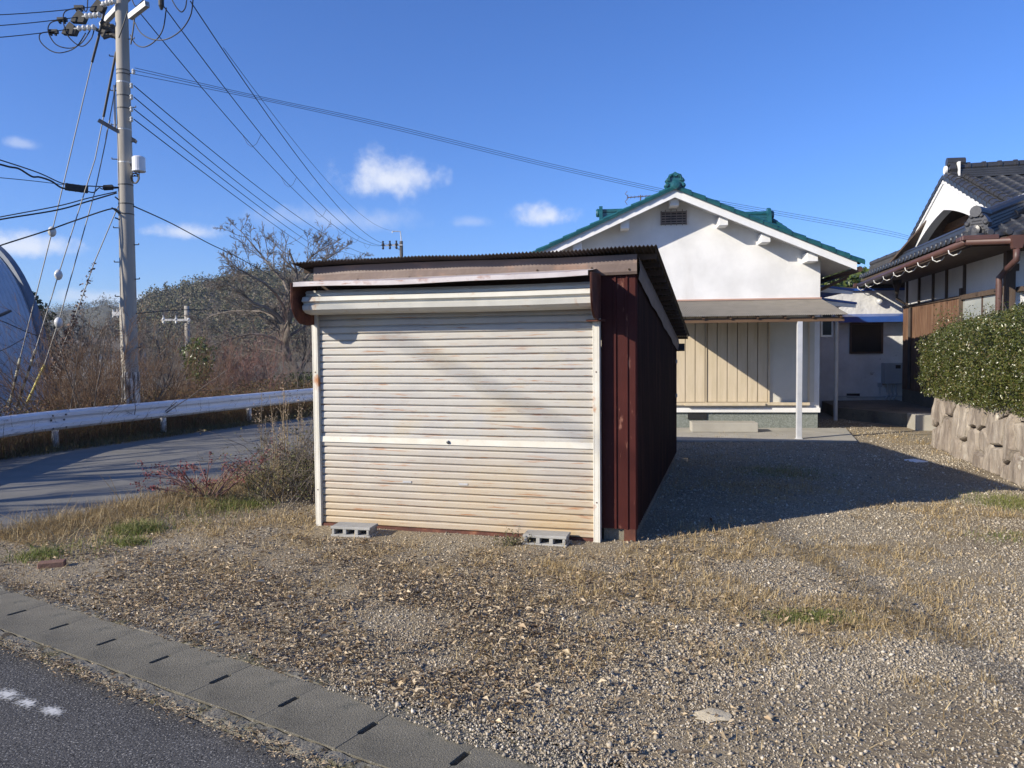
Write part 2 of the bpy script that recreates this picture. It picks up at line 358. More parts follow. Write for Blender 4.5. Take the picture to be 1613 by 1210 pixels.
xs = np.arange(-9.6, 7.0, .06); ys = np.arange(-2, 14, .06)
def blob(x, y, px, py, rx, ry):
    c = G(px, py); return np.exp(-(((x-c[0])/rx)**2+((y-c[1])/ry)**2))
def straw(x, y):
    d = .95*blob(x, y, 1290, 870, .75, .9)+.8*blob(x, y, 1150, 850, .55, .5)+.9*blob(x, y, 1230, 965, .75, .5)+.8*blob(x, y, 1350, 940, .4, .7)+.7*blob(x, y, 1560, 1075, .40, .22)+.6*blob(x, y, 1450, 1020, .3, .12)+.55*blob(x, y, 1080, 890, .7, .5)+.9*blob(x, y, 480, 830, 2.2, .7)+.6*blob(x, y, 700, 900, 2.2, .7)+.6*blob(x, y, 950, 930, 1.0, .6)+.8*blob(x, y, 1200, 760, 1.0, 2.2)+.7*blob(x, y, 1560, 815, .9, .7)+.9*blob(x, y, 1100, 690, 3., .7)+.5*blob(x, y, 950, 1040, .7, .25)+.7*blob(x, y, 1450, 700, .5, 2.)
    return np.clip(np.clip(d, 0, 1)*np.clip(4.6*fbm(x, y, .42, 31)-1.75, 0, 1.2), 0, 1)
YO = sheet('yard', xs, ys, inyard, yz, m_gravel)
def mat_straw():
    # thatch of dead grass: its own colour where the patches grow
    nv = len(YO.data.vertices); co = np.zeros(nv*3, dtype=np.float32); YO.data.vertices.foreach_get('co', co); co = co.reshape(-1, 3)
    a = YO.data.attributes.new('thatch', 'FLOAT', 'POINT'); a.data.foreach_set('value', straw(co[:, 0], co[:, 1]).astype(np.float32))
    nt = m_gravel.node_tree; N = nt.nodes; L = nt.links; b = N['Principled BSDF']; src = b.inputs['Base Color'].links[0].from_socket
    at_ = N.new('ShaderNodeAttribute'); at_.attribute_name = 'thatch'; tc = N.new('ShaderNodeTexCoord'); z = N.new('ShaderNodeTexNoise'); z.inputs['Scale'].default_value = 40; z.inputs['Detail'].default_value = 5; L.new(tc.outputs['Object'], z.inputs['Vector'])
    r = N.new('ShaderNodeValToRGB'); L.new(z.outputs[0], r.inputs[0]); r.color_ramp.elements[0].position = .38; r.color_ramp.elements[0].color = (.17, .125, .07, 1); r.color_ramp.elements[1].position = .62; r.color_ramp.elements[1].color = (.46, .37, .23, 1)
    mu = N.new('ShaderNodeMath'); mu.operation = 'MULTIPLY'; mu.inputs[1].default_value = .85; L.new(at_.outputs['Fac'], mu.inputs[0])
    mx = N.new('ShaderNodeMix'); mx.data_type = 'RGBA'; L.new(mu.outputs[0], mx.inputs[0]); L.new(src, mx.inputs[6]); L.new(r.outputs[0], mx.inputs[7]); L.new(mx.outputs[2], b.inputs['Base Color'])
mat_straw()
sheet('yard', np.arange(-5, 26, .5), np.arange(13.94, 40, .5), lambda x, y: x > xnear(y), lambda x, y: 0*x-.004, m_gravel)
sheet('yard', np.arange(6.9, 26, .5), np.arange(-8, 14.4, .5), lambda x, y: kn(x, y) > .29, lambda x, y: 0*x-.004, m_gravel)
mb = MB(); mb.box(WF, -900, 900, -400, 1100, -1.4, -.45)
tag(mb.build('ground', m_terrain), kind='structure')
def kpt(s, n, z): p = K0+KD*s+KN*n; return Vector((p[0], p[1], z))
mb = MB(); A = [kpt(-30, -.30, -.02), kpt(14, -.30, -.02), kpt(14, -14, -.02), kpt(-30, -14, -.02)]
mb.prism(A, [p+Vector((0, 0, -.4)) for p in A]); tag(mb.build('front_road', m_asphalt), kind='structure')
near = [Vector((xnear(y)+.35, y, -.012)) for y in np.arange(9.5, 80, 1.0)]
far = [Vector((xfar(y), y, -.012)) for y in np.arange(9.5, 80, 1.0)]
mb = MB(); mb.strip([near, far]); 
tag(mb.build('side_road', m_asphalt2), kind='structure')
sheet('side_road', np.arange(-18, -1.5, .08), 9.5-np.arange(0, 7.0, .08)[::-1], lambda x, y: (kn(x, y) > .25) & (x < xnear(y)+.35), lambda x, y: 0*x-.012, m_asphalt2)
# worn white paint on the front road
m_paint = bpy.data.materials.new('worn_white_paint'); m_paint.use_nodes = True
def paint_nodes():
    nt = m_paint.node_tree; N = nt.nodes; L = nt.links; b = N['Principled BSDF']; b.inputs['Base Color'].default_value = (.52, .52, .50, 1); b.inputs['Roughness'].default_value = .8
    at_ = N.new('ShaderNodeAttribute'); at_.attribute_name = 'wear'; tc = N.new('ShaderNodeTexCoord'); z = N.new('ShaderNodeTexNoise'); z.inputs['Scale'].default_value = 75; z.inputs['Detail'].default_value = 4; L.new(tc.outputs['Object'], z.inputs['Vector'])
    a = N.new('ShaderNodeMath'); a.operation = 'ADD'; L.new(at_.outputs['Fac'], a.inputs[0]); L.new(z.outputs[0], a.inputs[1])
    m_ = N.new('ShaderNodeMapRange'); L.new(a.outputs[0], m_.inputs[0]); m_.inputs[1].default_value = .80; m_.inputs[2].default_value = 1.15; L.new(m_.outputs[0], b.inputs['Alpha'])
paint_nodes()
mb = MB(); wear = []
for (px, py, rx, ry) in [(12, 1095, .13, .06), (42, 1108, .11, .05), (82, 1121, .10, .05)]:
    c = G(px, py, -.02); b = len(mb.v); mb.v.append(Vector((c[0], c[1], -.0165))); wear.append(.78)
    for j in (1, 2, 3):
        for k in range(26):
            a = 2*pi*k/26; r = j/3*1.35; q = KD*cos(a)*rx*r+KN*sin(a)*ry*r; mb.v.append(Vector((c[0]+q[0], c[1]+q[1], -.0165))); wear.append(.78-.26*j)
            if j == 1: mb.f.append((b, b+1+k, b+1+(k+1) % 26))
            else: mb.f.append((b+1+(j-2)*26+k, b+1+(j-1)*26+k, b+1+(j-1)*26+(k+1) % 26, b+1+(j-2)*26+(k+1) % 26))
o = tag(mb.build('road_marking', m_paint), kind='structure')
at__ = o.data.attributes.new('wear', 'FLOAT', 'POINT'); at__.data.foreach_set('value', wear)

# drain: channel, kerbs, lids
m_black = mat('drain_dark', [(0, (.02, .02, .02))], 1, 1)
mb = MB()
mb.prism([kpt(-14, -.20, -.35), kpt(-14, .20, -.35), kpt(-14, .20, -.30), kpt(-14, -.20, -.30)], [kpt(9, -.20, -.35), kpt(9, .20, -.35), kpt(9, .20, -.30), kpt(9, -.20, -.30)])
for a, b in ((-.285, -.202), (.202, .295)):
    rows = []
    for i in range(0, 461):
        s = -14+i*.05; w1 = random.uniform(-.018, .018); w2 = random.uniform(-.03, .03); z = .010+random.uniform(-.007, .004)
        lo_, hi_ = (a+w1, b) if a < 0 else (a, b+w2)
        rows.append([kpt(s, lo_, -.35), kpt(s, lo_, z-.012), kpt(s, lo_+.012, z), kpt(s, hi_-.012, z), kpt(s, hi_, z-.012), kpt(s, hi_, -.35)])
    mb.strip(rows)
tag(mb.build('drain_channel', m_conc2), kind='structure')
def lid():
    L_ = .489-.0010; w = .200; nt, nl = .015, .064
    O = [(0, -w), (L_, -w), (L_, -nl), (L_-nt, -nl+.012), (L_-nt, nl-.012), (L_, nl), (L_, w), (0, w), (0, nl), (nt, nl-.012), (nt, -nl+.012), (0, -nl)]
    A_ = [Vector((KD[0]*s+KN[0]*n, KD[1]*s+KN[1]*n, 0)) for s, n in O]
    m_ = MB(); m_.prism([p+Vector((0, 0, -.05)) for p in A_], A_); return m_
names = {-3: 'nearest to the left road bend', -8: ''}
base = None
lids = list(range(-24, 8))
for k in lids:
    s = k*.489+.0009; p = kpt(s, 0, .010+random.uniform(-.0012, .0012))
    if base is None:
        base = lid().build('drain_cover', m_conc, None, bevel=.0012); o = base
    else: o = base.copy(); COL.objects.link(o)
    o.location = p; o.rotation_euler = (0, 0, 0)
    tag(o, 'grey concrete drain cover with a dark slot at each end, beside the front road', 'drain cover', 'concrete drain covers in a row beside the front road')

# gravel stones
def blob(x, y, px, py, rx, ry):
    c = G(px, py); return np.exp(-(((x-c[0])/rx)**2+((y-c[1])/ry)**2))
def straw(x, y):
    d = .95*blob(x, y, 1290, 870, .75, .9)+.8*blob(x, y, 1150, 850, .55, .5)+.9*blob(x, y, 1230, 965, .75, .5)+.8*blob(x, y, 1350, 940, .4, .7)+.7*blob(x, y, 1560, 1075, .40, .22)+.6*blob(x, y, 1450, 1020, .3, .12)+.55*blob(x, y, 1080, 890, .7, .5)+.9*blob(x, y, 480, 830, 2.2, .7)+.6*blob(x, y, 700, 900, 2.2, .7)+.6*blob(x, y, 950, 930, 1.0, .6)+.8*blob(x, y, 1200, 760, 1.0, 2.2)+.7*blob(x, y, 1560, 815, .9, .7)+.9*blob(x, y, 1100, 690, 3., .7)+.5*blob(x, y, 950, 1040, .7, .25)+.7*blob(x, y, 1450, 700, .5, 2.)
    return np.clip(np.clip(d, 0, 1)*np.clip(4.6*fbm(x, y, .42, 31)-1.75, 0, 1.2), 0, 1)
def visible_pts(n, ymin, ymax, f=.95):
    """points spread so that near ground carries more"""
    y = np.exp(rng.uniform(np.log(ymin), np.log(ymax), n)); x = rng.uniform(-f, f, n)*y; return x, y
n = 560000; x, y = visible_pts(n, 2.2, 17); k = (inyard(x, y) | ((kn(x, y) > .20-.1*np.clip((x+.8)/1.5, 0, 1)-.10*vnoise(x, y, .25, 15)*(x > -.9)+.07*(x < -.9)) & (x > xnear(y)) & (rng.random(len(x)) < .7))) & (x < 7.4)
dens = .50+.50*np.clip((x+1.5)/2, 0, 1); g = fbm(x, y, 1.3, 9)
k &= rng.random(n) < dens*np.clip(1.9-2.4*g, .25, 1)*(1-.75*straw(x, y))
x, y = x[k], y[k]; n = len(x)
sz = rng.lognormal(math.log(.0042), .45, n)*np.clip(y/6, 1, 1.7); sz = np.minimum(sz, .019)
oct_v = np.array([[1, 0, 0], [0, 1, 0], [-1, 0, 0], [0, -1, 0], [0, 0, 1], [0, 0, -.6]], float); oct_f = np.array([[0, 1, 4], [1, 2, 4], [2, 3, 4], [3, 0, 4], [1, 0, 5], [2, 1, 5], [3, 2, 5], [0, 3, 5]])
V, F_ = scatter(oct_v, oct_f, np.stack([x, y, np.where(kn(x, y) < .30, .016, yz(x, y))+sz*.25], 1), rrot(n), sz[:, None]*rng.uniform(.55, 1.35, (n, 3)))
tag(tmesh('gravel', V, F_, m_stone), 'loose grey gravel covering the yard in front of the house and around the garage', 'gravel', kind='stuff')

# dead leaves
def blob(x, y, px, py, rx, ry):
    c = G(px, py); return np.exp(-(((x-c[0])/rx)**2+((y-c[1])/ry)**2))
n = 230000; x, y = visible_pts(n, 2.6, 11)
d = np.clip(.9*blob(x, y, 250, 930, 1.7, 1.3)+1.0*blob(x, y, 560, 1030, 1.0, .9)+.55*blob(x, y, 420, 890, 1.6, 1.0)+.35*blob(x, y, 760, 960, 1.2, 1.0)+.25*blob(x, y, 1000, 900, 1.3, 1.1), 0, 1)
d *= np.clip(3.2*fbm(x, y, .55, 21)-.9, 0, 1)
k = inyard(x, y) & (rng.random(n) < d*.85) & ~((x > -1.85) & (x < 1) & (y > 7-.28*x-.9))
x, y = x[k], y[k]; n = len(x)
V, F_ = leafcloud(np.stack([x, y, yz(x, y)+.012+rng.random(n)*.018], 1), rng.lognormal(math.log(.024), .36, n), .42, .55, 1.2)
tag(tmesh('dead_leaves', V, F_, m_leaf), 'carpet of curled brown dead leaves beside the drain covers and in front of the garage', 'dead leaves', kind='stuff')
# leaves caught along the road edge of the drain
n = 36000; s = rng.uniform(-9, 1.8, n); q = -.315+rng.normal(0, .035, n); q = np.where(rng.random(n) < .62, .255+np.abs(rng.normal(0, .06, n))-.09*rng.random(n)**2, q)
k = rng.random(n) < np.clip(1.1-.12*(s+6), .30, 1)*np.clip(2.4*fbm(s, q*0, .5, 91)-.45, .1, 1); s, q = s[k], q[k]; p = K0+KD*s[:, None]+KN*q[:, None]
V, F_ = leafcloud(np.stack([p[:, 0], p[:, 1], .002+rng.random(len(s))*.016], 1), rng.uniform(.010, .028, len(s)), .35, .35, .8)
tag(tmesh('leaf_litter', V, F_, m_leaf), 'line of leaf litter caught between the drain covers and the asphalt', 'leaf litter', kind='stuff')

# short dry grass in the gravel
n = 900000; x, y = visible_pts(n, 2.4, 16)
d = np.clip(.9*blob(x, y, 1260, 870, 1.0, 1.0)+.8*blob(x, y, 1230, 980, .9, .8)+.7*blob(x, y, 1540, 1080, .45, .35)+.55*blob(x, y, 1080, 880, .9, .9)+.8*blob(x, y, 480, 830, 2.2, .8)+.5*blob(x, y, 700, 900, 2.2, .9)+.5*blob(x, y, 1250, 960, 1.6, 1.6)+.6*blob(x, y, 1250, 750, 1.6, 2.5)+.5*blob(x, y, 1560, 830, .8, 1.0)+.3*blob(x, y, 950, 1010, 1.2, .8), 0, 1)
d *= np.clip(3.4*fbm(x, y, .7, 31)-1.05, 0, 1)
d = straw(x, y)
k = inyard(x, y) & (rng.random(n) < d*1.0*(.25+.75*(fbm(x*1.0, y*1.0, .12, 77) > .5))+.012) & ~((x > -1.85) & (x < .9) & (y > 7-.28*x-.7)); x, y = x[k], y[k]; n = len(x)
V, F_ = blades(np.stack([x, y, yz(x, y)], 1), rng.uniform(.025, .075, n), rng.uniform(.0026, .0046, n)*np.clip(y/5, 1, 2), 1.02, 3, base=.82)
tag(tmesh('dry_grass', V, F_, m_dry), 'short dry straw coloured grass growing in patches through the gravel yard', 'dry grass', kind='stuff')
# small green patches
L_ = []
for (px, py, rx, ry, nn, h) in [(1275, 975, .22, .10, 2600, .035), (1600, 795, .35, .45, 2600, .07), (1230, 745, .5, .5, 1800, .05), (1590, 850, .3, .2, 500, .05)]:
    c = G(px, py); x = c[0]+rng.normal(0, rx*.6, nn); y = c[1]+rng.normal(0, ry*.6, nn)
    L_.append(blades(np.stack([x, y, yz(x, y)], 1), rng.uniform(.4, 1, nn)*h, np.full(nn, .003), .6, 3))
tag(tmesh('green_grass', *joinVF(L_), m_green), 'low green grass patches in the gravel yard', 'grass', kind='stuff')

# tall dry verge between the side road and the yard
n = 44000; t = rng.uniform(4.2, 11.2, n); x = xnear(t)+rng.gamma(2.2, .22, n)-.10; y = t+rng.normal(0, .15, n)
k = (kn(x, y) > .9) & (rng.random(n) < np.clip(.25+1.6*fbm(x, y, .7, 44)-.3, 0, 1)); x, y = x[k], y[k]; n = len(x)
hh = rng.uniform(.05, .24, n)*np.clip(.35+1.1*fbm(x, y, .7, 47), .35, 1.2)
V, F_ = blades(np.stack([x, y, np.maximum(yz(x, y), 0)], 1), hh, rng.uniform(.0025, .0055, n), 1.0, 4, base=.35)
tag(tmesh('verge_grass', V, F_, m_dry), 'long bent dry grass along the verge between the side road and the gravel yard', 'dry grass', kind='stuff')
L_ = []
for (px, py, r, nn, h) in [(215, 838, .17, 1000, .12), (205, 858, .10, 420, .09), (62, 878, .16, 420, .09), (130, 865, .35, 240, .09), (370, 800, .25, 700, .13), (300, 815, .5, 260, .10)]:
    c = G(px, py) if py > 600 else G(215, 832); x = c[0]+rng.normal(0, r*.7, nn); y = c[1]+rng.normal(0, r*.6, nn)
    L_.append(blades(np.stack([x, y, np.maximum(yz(x, y), 0)], 1), rng.uniform(.4, 1, nn)*h, np.full(nn, .006), .6, 4))
tag(tmesh('verge_green_grass', *joinVF(L_), m_green), 'bright green grass tufts growing in the dry verge beside the side road', 'grass', kind='stuff')

nS = 70; t = rng.uniform(4.5, 10.5, nS); B0 = np.stack([xnear(t)+rng.uniform(0, 1.1, nS), t, np.full(nS, .03)], 1); B0 = B0[kn(B0[:, 0], B0[:, 1]) > .6]; nS = len(B0)
P_ = paths(B0, np.stack([rng.normal(0, 1, nS), rng.normal(0, .7, nS), np.abs(rng.normal(.18, .2, nS))], 1), rng.uniform(.15, .55, nS), 5, .12)
tag(tmesh('dry_stalks', *tubes(P_, np.linspace(.0035, .0015, 5)[None]*np.ones((nS, 1)), 4), m_dry), 'pale broken stalks lying across the dry verge', 'dry stalks', kind='stuff')
# a few small things lying on the ground
m_sand = mat('sandy_soil', [(.3, (.50, .42, .28)), (.7, (.62, .54, .38))], 12, .95, .004, 120)
mb = MB(); c = G(1122, 1126, .02); P = []
for r_, z_ in ((1, .006), (.6, .012), (.25, .014)):
    P.append([Vector((c[0]+cos(2*pi*k/22)*.085*r_*(1+.22*sin(3*k)*r_), c[1]+sin(2*pi*k/22)*.06*r_*(1+.2*cos(5*k)*r_), z_+yz(c[0], c[1]))) for k in range(23)])
mb.strip(P); mb.add(P[-1][:22], [tuple(range(22))])
tag(mb.build('soil_patch', m_sand, None, org=c, smooth=True), 'small pale sandy soil patch on the gravel in the foreground', 'soil patch')
m_white = mat('white_paper', [(.3, (.72, .74, .76)), (.7, (.80, .81, .82))], 8, .7)
mb = MB(); c = G(1443, 727, .01); mb.box(Fr(c, 12), -.10, .10, -.12, .12, .005, .017, (.01, .02, .01, .0)); 
tag(mb.build('white_sheet', m_white, None, org=c), 'small white flat sheet lying on the shaded gravel near the stone wall', 'white sheet')
m_brick = mat('old_brick', [(.3, (.16, .085, .06)), (.7, (.24, .14, .10))], 9, .9, .004, 90)
mb = MB(); c = G(82, 891, .02); mb.box(Fr(c, 20), -.09, .09, -.045, .045, -.02, .035)
tag(mb.build('brick', m_brick, None, org=c, bevel=.006), 'single reddish brick half buried in the dry grass at the left verge', 'brick')
mb = MB(); c = G(58, 988, .0)
# ---------------------------------------------------------------- the garage
m_shut = mat('weathered_shutter_paint', [(.32, (0.389, 0.369, 0.343)), (.5, (0.444, 0.424, 0.381)), (.68, (0.455, 0.399, 0.301))], 1.4, .5, .0012, 9, stretch=(1, 1, 1.6), spec=.5,
             over=[(.60, .78, (.36, .355, .38), 2.4, (1, 1, 1)), (.585, .70, (.34, .17, .08), 3.2, (.9, .9, 15)), (.63, .72, (.24, .10, .05), 5.5, (1, 1, 22))])
# the lowest metre has taken an orange stain
def stain(M, z0, z1, col, amt):
    nt = M.node_tree; N = nt.nodes; L = nt.links; b = N['Principled BSDF']; src = b.inputs['Base Color'].links[0].from_socket
    tc = N.new('ShaderNodeTexCoord'); sx = N.new('ShaderNodeSeparateXYZ'); L.new(tc.outputs['Object'], sx.inputs[0])
    nz = N.new('ShaderNodeTexNoise'); nz.inputs['Scale'].default_value = 1.6; nz.inputs['Detail'].default_value = 6; L.new(tc.outputs['Object'], nz.inputs['Vector'])
    ad = N.new('ShaderNodeMath'); ad.operation = 'MULTIPLY_ADD'; L.new(nz.outputs[0], ad.inputs[0]); ad.inputs[1].default_value = -(z1-z0)*1.2; L.new(sx.outputs[2], ad.inputs[2])
    mr = N.new('ShaderNodeMapRange'); L.new(ad.outputs[0], mr.inputs[0]); mr.inputs[1].default_value = z0-(z1-z0)*.6; mr.inputs[2].default_value = z1-(z1-z0)*.6; mr.inputs[3].default_value = amt; mr.inputs[4].default_value = 0
    mx = N.new('ShaderNodeMix'); mx.data_type = 'RGBA'; mx.blend_type = 'MULTIPLY'; L.new(mr.outputs[0], mx.inputs[0]); L.new(src, mx.inputs[6]); mx.inputs[7].default_value = (*col, 1); L.new(mx.outputs[2], b.inputs['Base Color'])
stain(m_shut, 0, .95, (.98, .80, .56), .85)
m_cream = mat('cream_painted_steel', [(.35, (.47, .465, .42)), (.65, (.56, .55, .50))], 4, .45, spec=.5, over=[(.60, .72, (.40, .22, .10), 6, (1, 1, .5))])
m_jamb = mat('cream_jamb', [(.35, (.60, .565, .47)), (.65, (.68, .65, .57))], 5, .5, over=[(.62, .70, (.45, .20, .08), 4, (1, 1, .7))])
m_maroon = mat('maroon_sheet_shaded', [(.3, (0.018, 0.005, 0.004)), (.7, (0.030, 0.007, 0.006))], 6, .6, .0015, 40, over=[(.48, .66, (.055, .020, .015), 4, (3, 3, .25)), (.62, .72, (.018, .006, .005), 3, (2, 2, .4))], spec=.2)  # darker than the front panel: the walls' deep shade is put into the colour
m_rust = mat('rusty_maroon', [(.35, (.05, .014, .010)), (.6, (.12, .040, .022)), (.75, (.28, .12, .06))], 7, .75, .003, 50)
m_fascia = mat('brown_pink_sheet', [(.3, (0.149, 0.108, 0.090)), (.7, (0.184, 0.136, 0.117))], 2.5, .55, .012, 4, over=[(.55, .72, (.28, .17, .12), 3, (1, 1, 2))])
m_roofm = mat('dark_corrugated_roof', [(.3, (.035, .030, .028)), (.7, (.07, .055, .048))], 5, .7)
m_wood = mat('dark_timber', [(.3, (.035, .022, .015)), (.7, (.07, .045, .03))], 3, .85, .002, 60, stretch=(1, 1, 1))
m_steel = mat('grey_sheet_steel', [(.3, (.38, .38, .38)), (.7, (.48, .47, .46))], 5, .5, spec=.5)
m_lock = mat('lock_steel', [(.3, (.12, .12, .12)), (.7, (.2, .2, .2))], 20, .35, metal=.8)

g = Fr((-1.855, 7.088, 0), -16.0); GW = 2.69; PV = .10; SW = 2.975; SL = 4.92
gar = root('garage', g(GW/2, 0, 0), 'maroon sheet metal garage with a weathered roller shutter and corrugated lean-to roof', 'garage')
# shutter curtain
pitch = .0655; prof = [(0, -.006), (.0035, .008), (.010, .0135), (.048, .0125), (.057, .0085), (.0600, -.006)]
us = np.linspace(.055, GW-.055, 60); rows = []; k = 0; z = .035
while z < 2.12:
    flat = abs(z-.80) < .033
    for dz, dv in prof:
        ww = [.0010*sin(u*5.1+k*1.7)+.0006*sin(u*9+k*2.9)+.00025*random.uniform(-1, 1) for u in us]
        rows.append([g(u, .045-dv*(1.0 if not flat else .6)+w*.8, z+dz+w*.9) for u, w in zip(us, ww)])
    z += pitch; k += 1
mb = MB(); mb.strip(rows); sh = mb.build('shutter', m_shut, gar)
mb = MB(); mb.box(g, .055, GW-.055, .020, .030, .800, .852, (.0, .0, .004, 0)); mb.build('lock_bar', m_jamb, sh)
mb = MB(); c = g.pix(706, 692, .02); mb.lathe(g(c[0], .020, .826), [(.016, 0), (.016, .006), (.009, .010), (.009, .016)], 14, -g.v); mb.build('lock', m_lock, sh)
mb = MB(); mb.box(g, .055, GW-.055, .012, .06, .004, .034, (0, 0, .006, 0)); mb.build('bottom_rail', m_rust, sh)
for uu in (.88, 1.42):
    mb = MB(); mb.box(g, uu, uu+.085, .026, .032, .445, .462); mb.build('finger_slot', m_steel, sh)
for u0 in (0, GW-.058):
    mb = MB(); mb.box(g, u0, u0+.012, 0, .075, -.02, 2.05); mb.box(g, u0+.0125, u0+.0455, 0, .012, -.02, 2.05); mb.box(g, u0+.046, u0+.058, 0, .075, -.02, 2.05)
    j = mb.build('shutter_guide', m_jamb, gar, bevel=.002)
    for zz in (.35, 1.45): mb = MB(); mb.lathe(g(u0+.029, -.0005, zz), [(.006, 0), (.006, .003), (.003, .005)], 8, -g.v); mb.build('screw', m_rust, j)
# shutter box: ribbed housing, flap, brackets
mb = MB(); hp = [(-.06, 2.205), (-.17, 2.20), (-.20, 2.18), (-.185, 2.172), (-.185, 2.150), (-.245, 2.138), (-.262, 2.100), (-.228, 2.088), (-.226, 2.074), (-.252, 2.062), (-.246, 2.025), (-.20, 2.0), (-.10, 1.985), (-.03, 2.00)]
us = np.linspace(.06, GW-.01, 16)
rows = [[g(u, v_, z_-.012+.003*sin(u*2.2)-.004*sin(pi*u/GW)) for u in us] for v_, z_ in hp]; mb.strip(rows)
box = mb.build('shutter_housing', m_cream, gar)
mb = MB(); n_ = 22; us = np.linspace(.035, GW-.03, n_)
def flz(u): return -.014*sin(pi*u/GW*1.0)+.010*(u/GW)+.004*sin(u*4.7)
top = [[g(u, .055, 2.292+.02*(u/GW)) for u in us], [g(u, -.20, 2.272+flz(u)*.7) for u in us], [g(u, -.352, 2.252+flz(u)) for u in us], [g(u, -.356, 2.214+flz(u)) for u in us], [g(u, -.345, 2.212+flz(u)) for u in us]]
mb.strip(top); m_flap = mat('grey_lilac_flap', [(.35, (.38, .34, .34)), (.58, (.50, .46, .46)), (.70, (.25, .11, .07))], 3.0, .55, .004, 6, stretch=(1, 1, 1), over=[(.60, .68, (.28, .12, .07), 5, (1, 1, 8))])
mb.build('cover_flap', m_flap, gar)
pp = [(.07, 2.27), (-.36, 2.245), (-.365, 2.10), (-.35, 2.02), (-.30, 1.945), (-.23, 1.90), (-.10, 1.885), (.07, 1.90)]
for u0, lip in ((.022, 1), (GW-.005, -1)):
    mb = MB(); mb.prism([g(u0, a, b) for a, b in pp], [g(u0+.008, a, b) for a, b in pp])
    for (a, b), (c_, d_) in zip(pp[1:-1], pp[2:]): mb.bar(g(u0-.004, a, b), g(u0-.004, c_, d_), .011, .006, up=g.u)
    mb.build('bracket_plate', m_rust, gar)
mb = MB(); mb.box(g, GW-.10, GW+.05, -.06, .02, 1.87, 1.885); mb.build('bracket_foot', m_rust, gar)
# lintel + fascia
mb = MB(); mb.box(g, .01, GW, .075, .13, 2.08, 2.30); mb.build('lintel', m_wood, gar)
mb = MB(); nU = 40; us = np.linspace(0.0, SW+.02, nU); rows = []
for zf, vf in ((2.262, .062), (2.285, .050), (2.35, .048), (2.424, .058)):
    rows.append([g(u, vf+.004*sin(u*5+zf*9)+.003*sin(u*11.3), zf+.008*sin(u*1.9)) for u in us])
mb.strip(rows); fa = mb.build('fascia', m_fascia, gar)
for u in (.07, .46, .97, 1.42, 2.15, 2.62, 2.93): mb = MB(); mb.lathe(g(u, .046, 2.296+.02*(u > 2)*(u < 2.8)), [(.009, 0), (.009, .004), (.003, .006)], 8, -g.v); mb.build('fascia_nail', m_wood, fa)
# ribbed walls
def zroof(v): return 2.412-.1260*(v-PV)
def ribbed(fr_pt, L_, zt, pitch=.095, dep=.012):
    """fr_pt(t, d, z): t along, d outwards"""
    ts = []; 
    t = 0
    while t < L_-.001:
        e = min(pitch, L_-t); ts += [(t, 0), (t+e*.80, 0), (t+e*.82, dep), (t+e*.96, dep), (t+e*.98, 0)]; t += e
    ts.append((L_, 0)); m_ = MB(); m_.strip([[fr_pt(t, d, .115) for t, d in ts], [fr_pt(t, d, zt(t)) for t, d in ts]]); return m_
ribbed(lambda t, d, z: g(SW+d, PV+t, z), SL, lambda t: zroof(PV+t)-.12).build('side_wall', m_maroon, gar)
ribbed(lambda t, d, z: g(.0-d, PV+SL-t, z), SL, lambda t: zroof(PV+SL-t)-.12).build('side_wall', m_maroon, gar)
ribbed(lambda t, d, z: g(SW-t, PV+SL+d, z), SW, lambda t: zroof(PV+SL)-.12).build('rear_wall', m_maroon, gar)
mb = MB(); ts = [(0, 0), (.105, 0), (.108, -.012), (.125, -.012), (.128, 0), (.205, 0), (.208, -.012), (.222, -.012), (.225, 0), (.285, 0), (.300, .012)]
mb.strip([[g(GW+t, PV+d, .115) for t, d in ts], [g(GW+t, PV+d, 2.268) for t, d in ts]])
m_panel = mat('maroon_front_panel', [(.3, (0.044, 0.008, 0.006)), (.7, (0.061, 0.012, 0.009))], 5, .6, .0015, 40, over=[(.62, .7, (.22, .10, .07), 9, (1.5, 1.5, .5))], spec=.2)  # the same maroon in a lighter tone for the sunlit front
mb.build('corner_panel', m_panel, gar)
# plinth
mb = MB(); mb.box(g, SW-.09, SW-.01, PV+.10, PV+SL-.05, -.1, .118); mb.box(g, .03, .11, PV+.05, PV+SL-.05, -.1, .118); mb.box(g, .12, SW-.10, PV+SL-.10, PV+SL-.03, -.1, .118)
mb.box(g, GW+.01, SW-.10, PV+.03, PV+.13, -.1, .112); mb.build('plinth', m_conc, gar)
mb = MB(); mb.box(g, SW-.098, SW-.002, PV-.005, PV+.095, -.08, .117); mb.build('corner_stump', m_rust, gar)
# roof
mb = MB(); us = np.arange(-.16, SW+.195, .0325/5); vs = [-.075, 1.2, 2.5, 3.8, PV+SL+.12]
def ws(u): return .0075*sin(2*pi*u/.0325)
A_ = [[g(u, v_, zroof(v_)+.028+ws(u)+.006*sin(u*2.4)+.003*sin(u*7)) for u in us] for v_ in vs]
B_ = [[p-Vector((0, 0, .004)) for p in r] for r in A_]
mb.strip(A_); mb.strip(B_); mb.strip([A_[0], B_[0]]); mb.strip([A_[-1], B_[-1]]); mb.strip([[r[-1] for r in A_], [r[-1] for r in B_]]); mb.strip([[r[0] for r in A_], [r[0] for r in B_]])
rf = mb.build('roof', m_roofm, gar)
for i, v_ in enumerate(np.arange(.14, PV+SL+.1, .305)):
    mb = MB(); mb.bar(g(-.14, v_, zroof(v_)-.006), g(SW+.17, v_, zroof(v_)-.006), .035, .04); mb.build('roof_batten', m_wood, rf)
mb = MB()
for u in (.02, SW*.5, SW-.03): mb.bar(g(u, .12, zroof(.12)-.058), g(u, PV+SL, zroof(PV+SL)-.058), .05, .06)
mb.build('rafters', m_wood, rf)
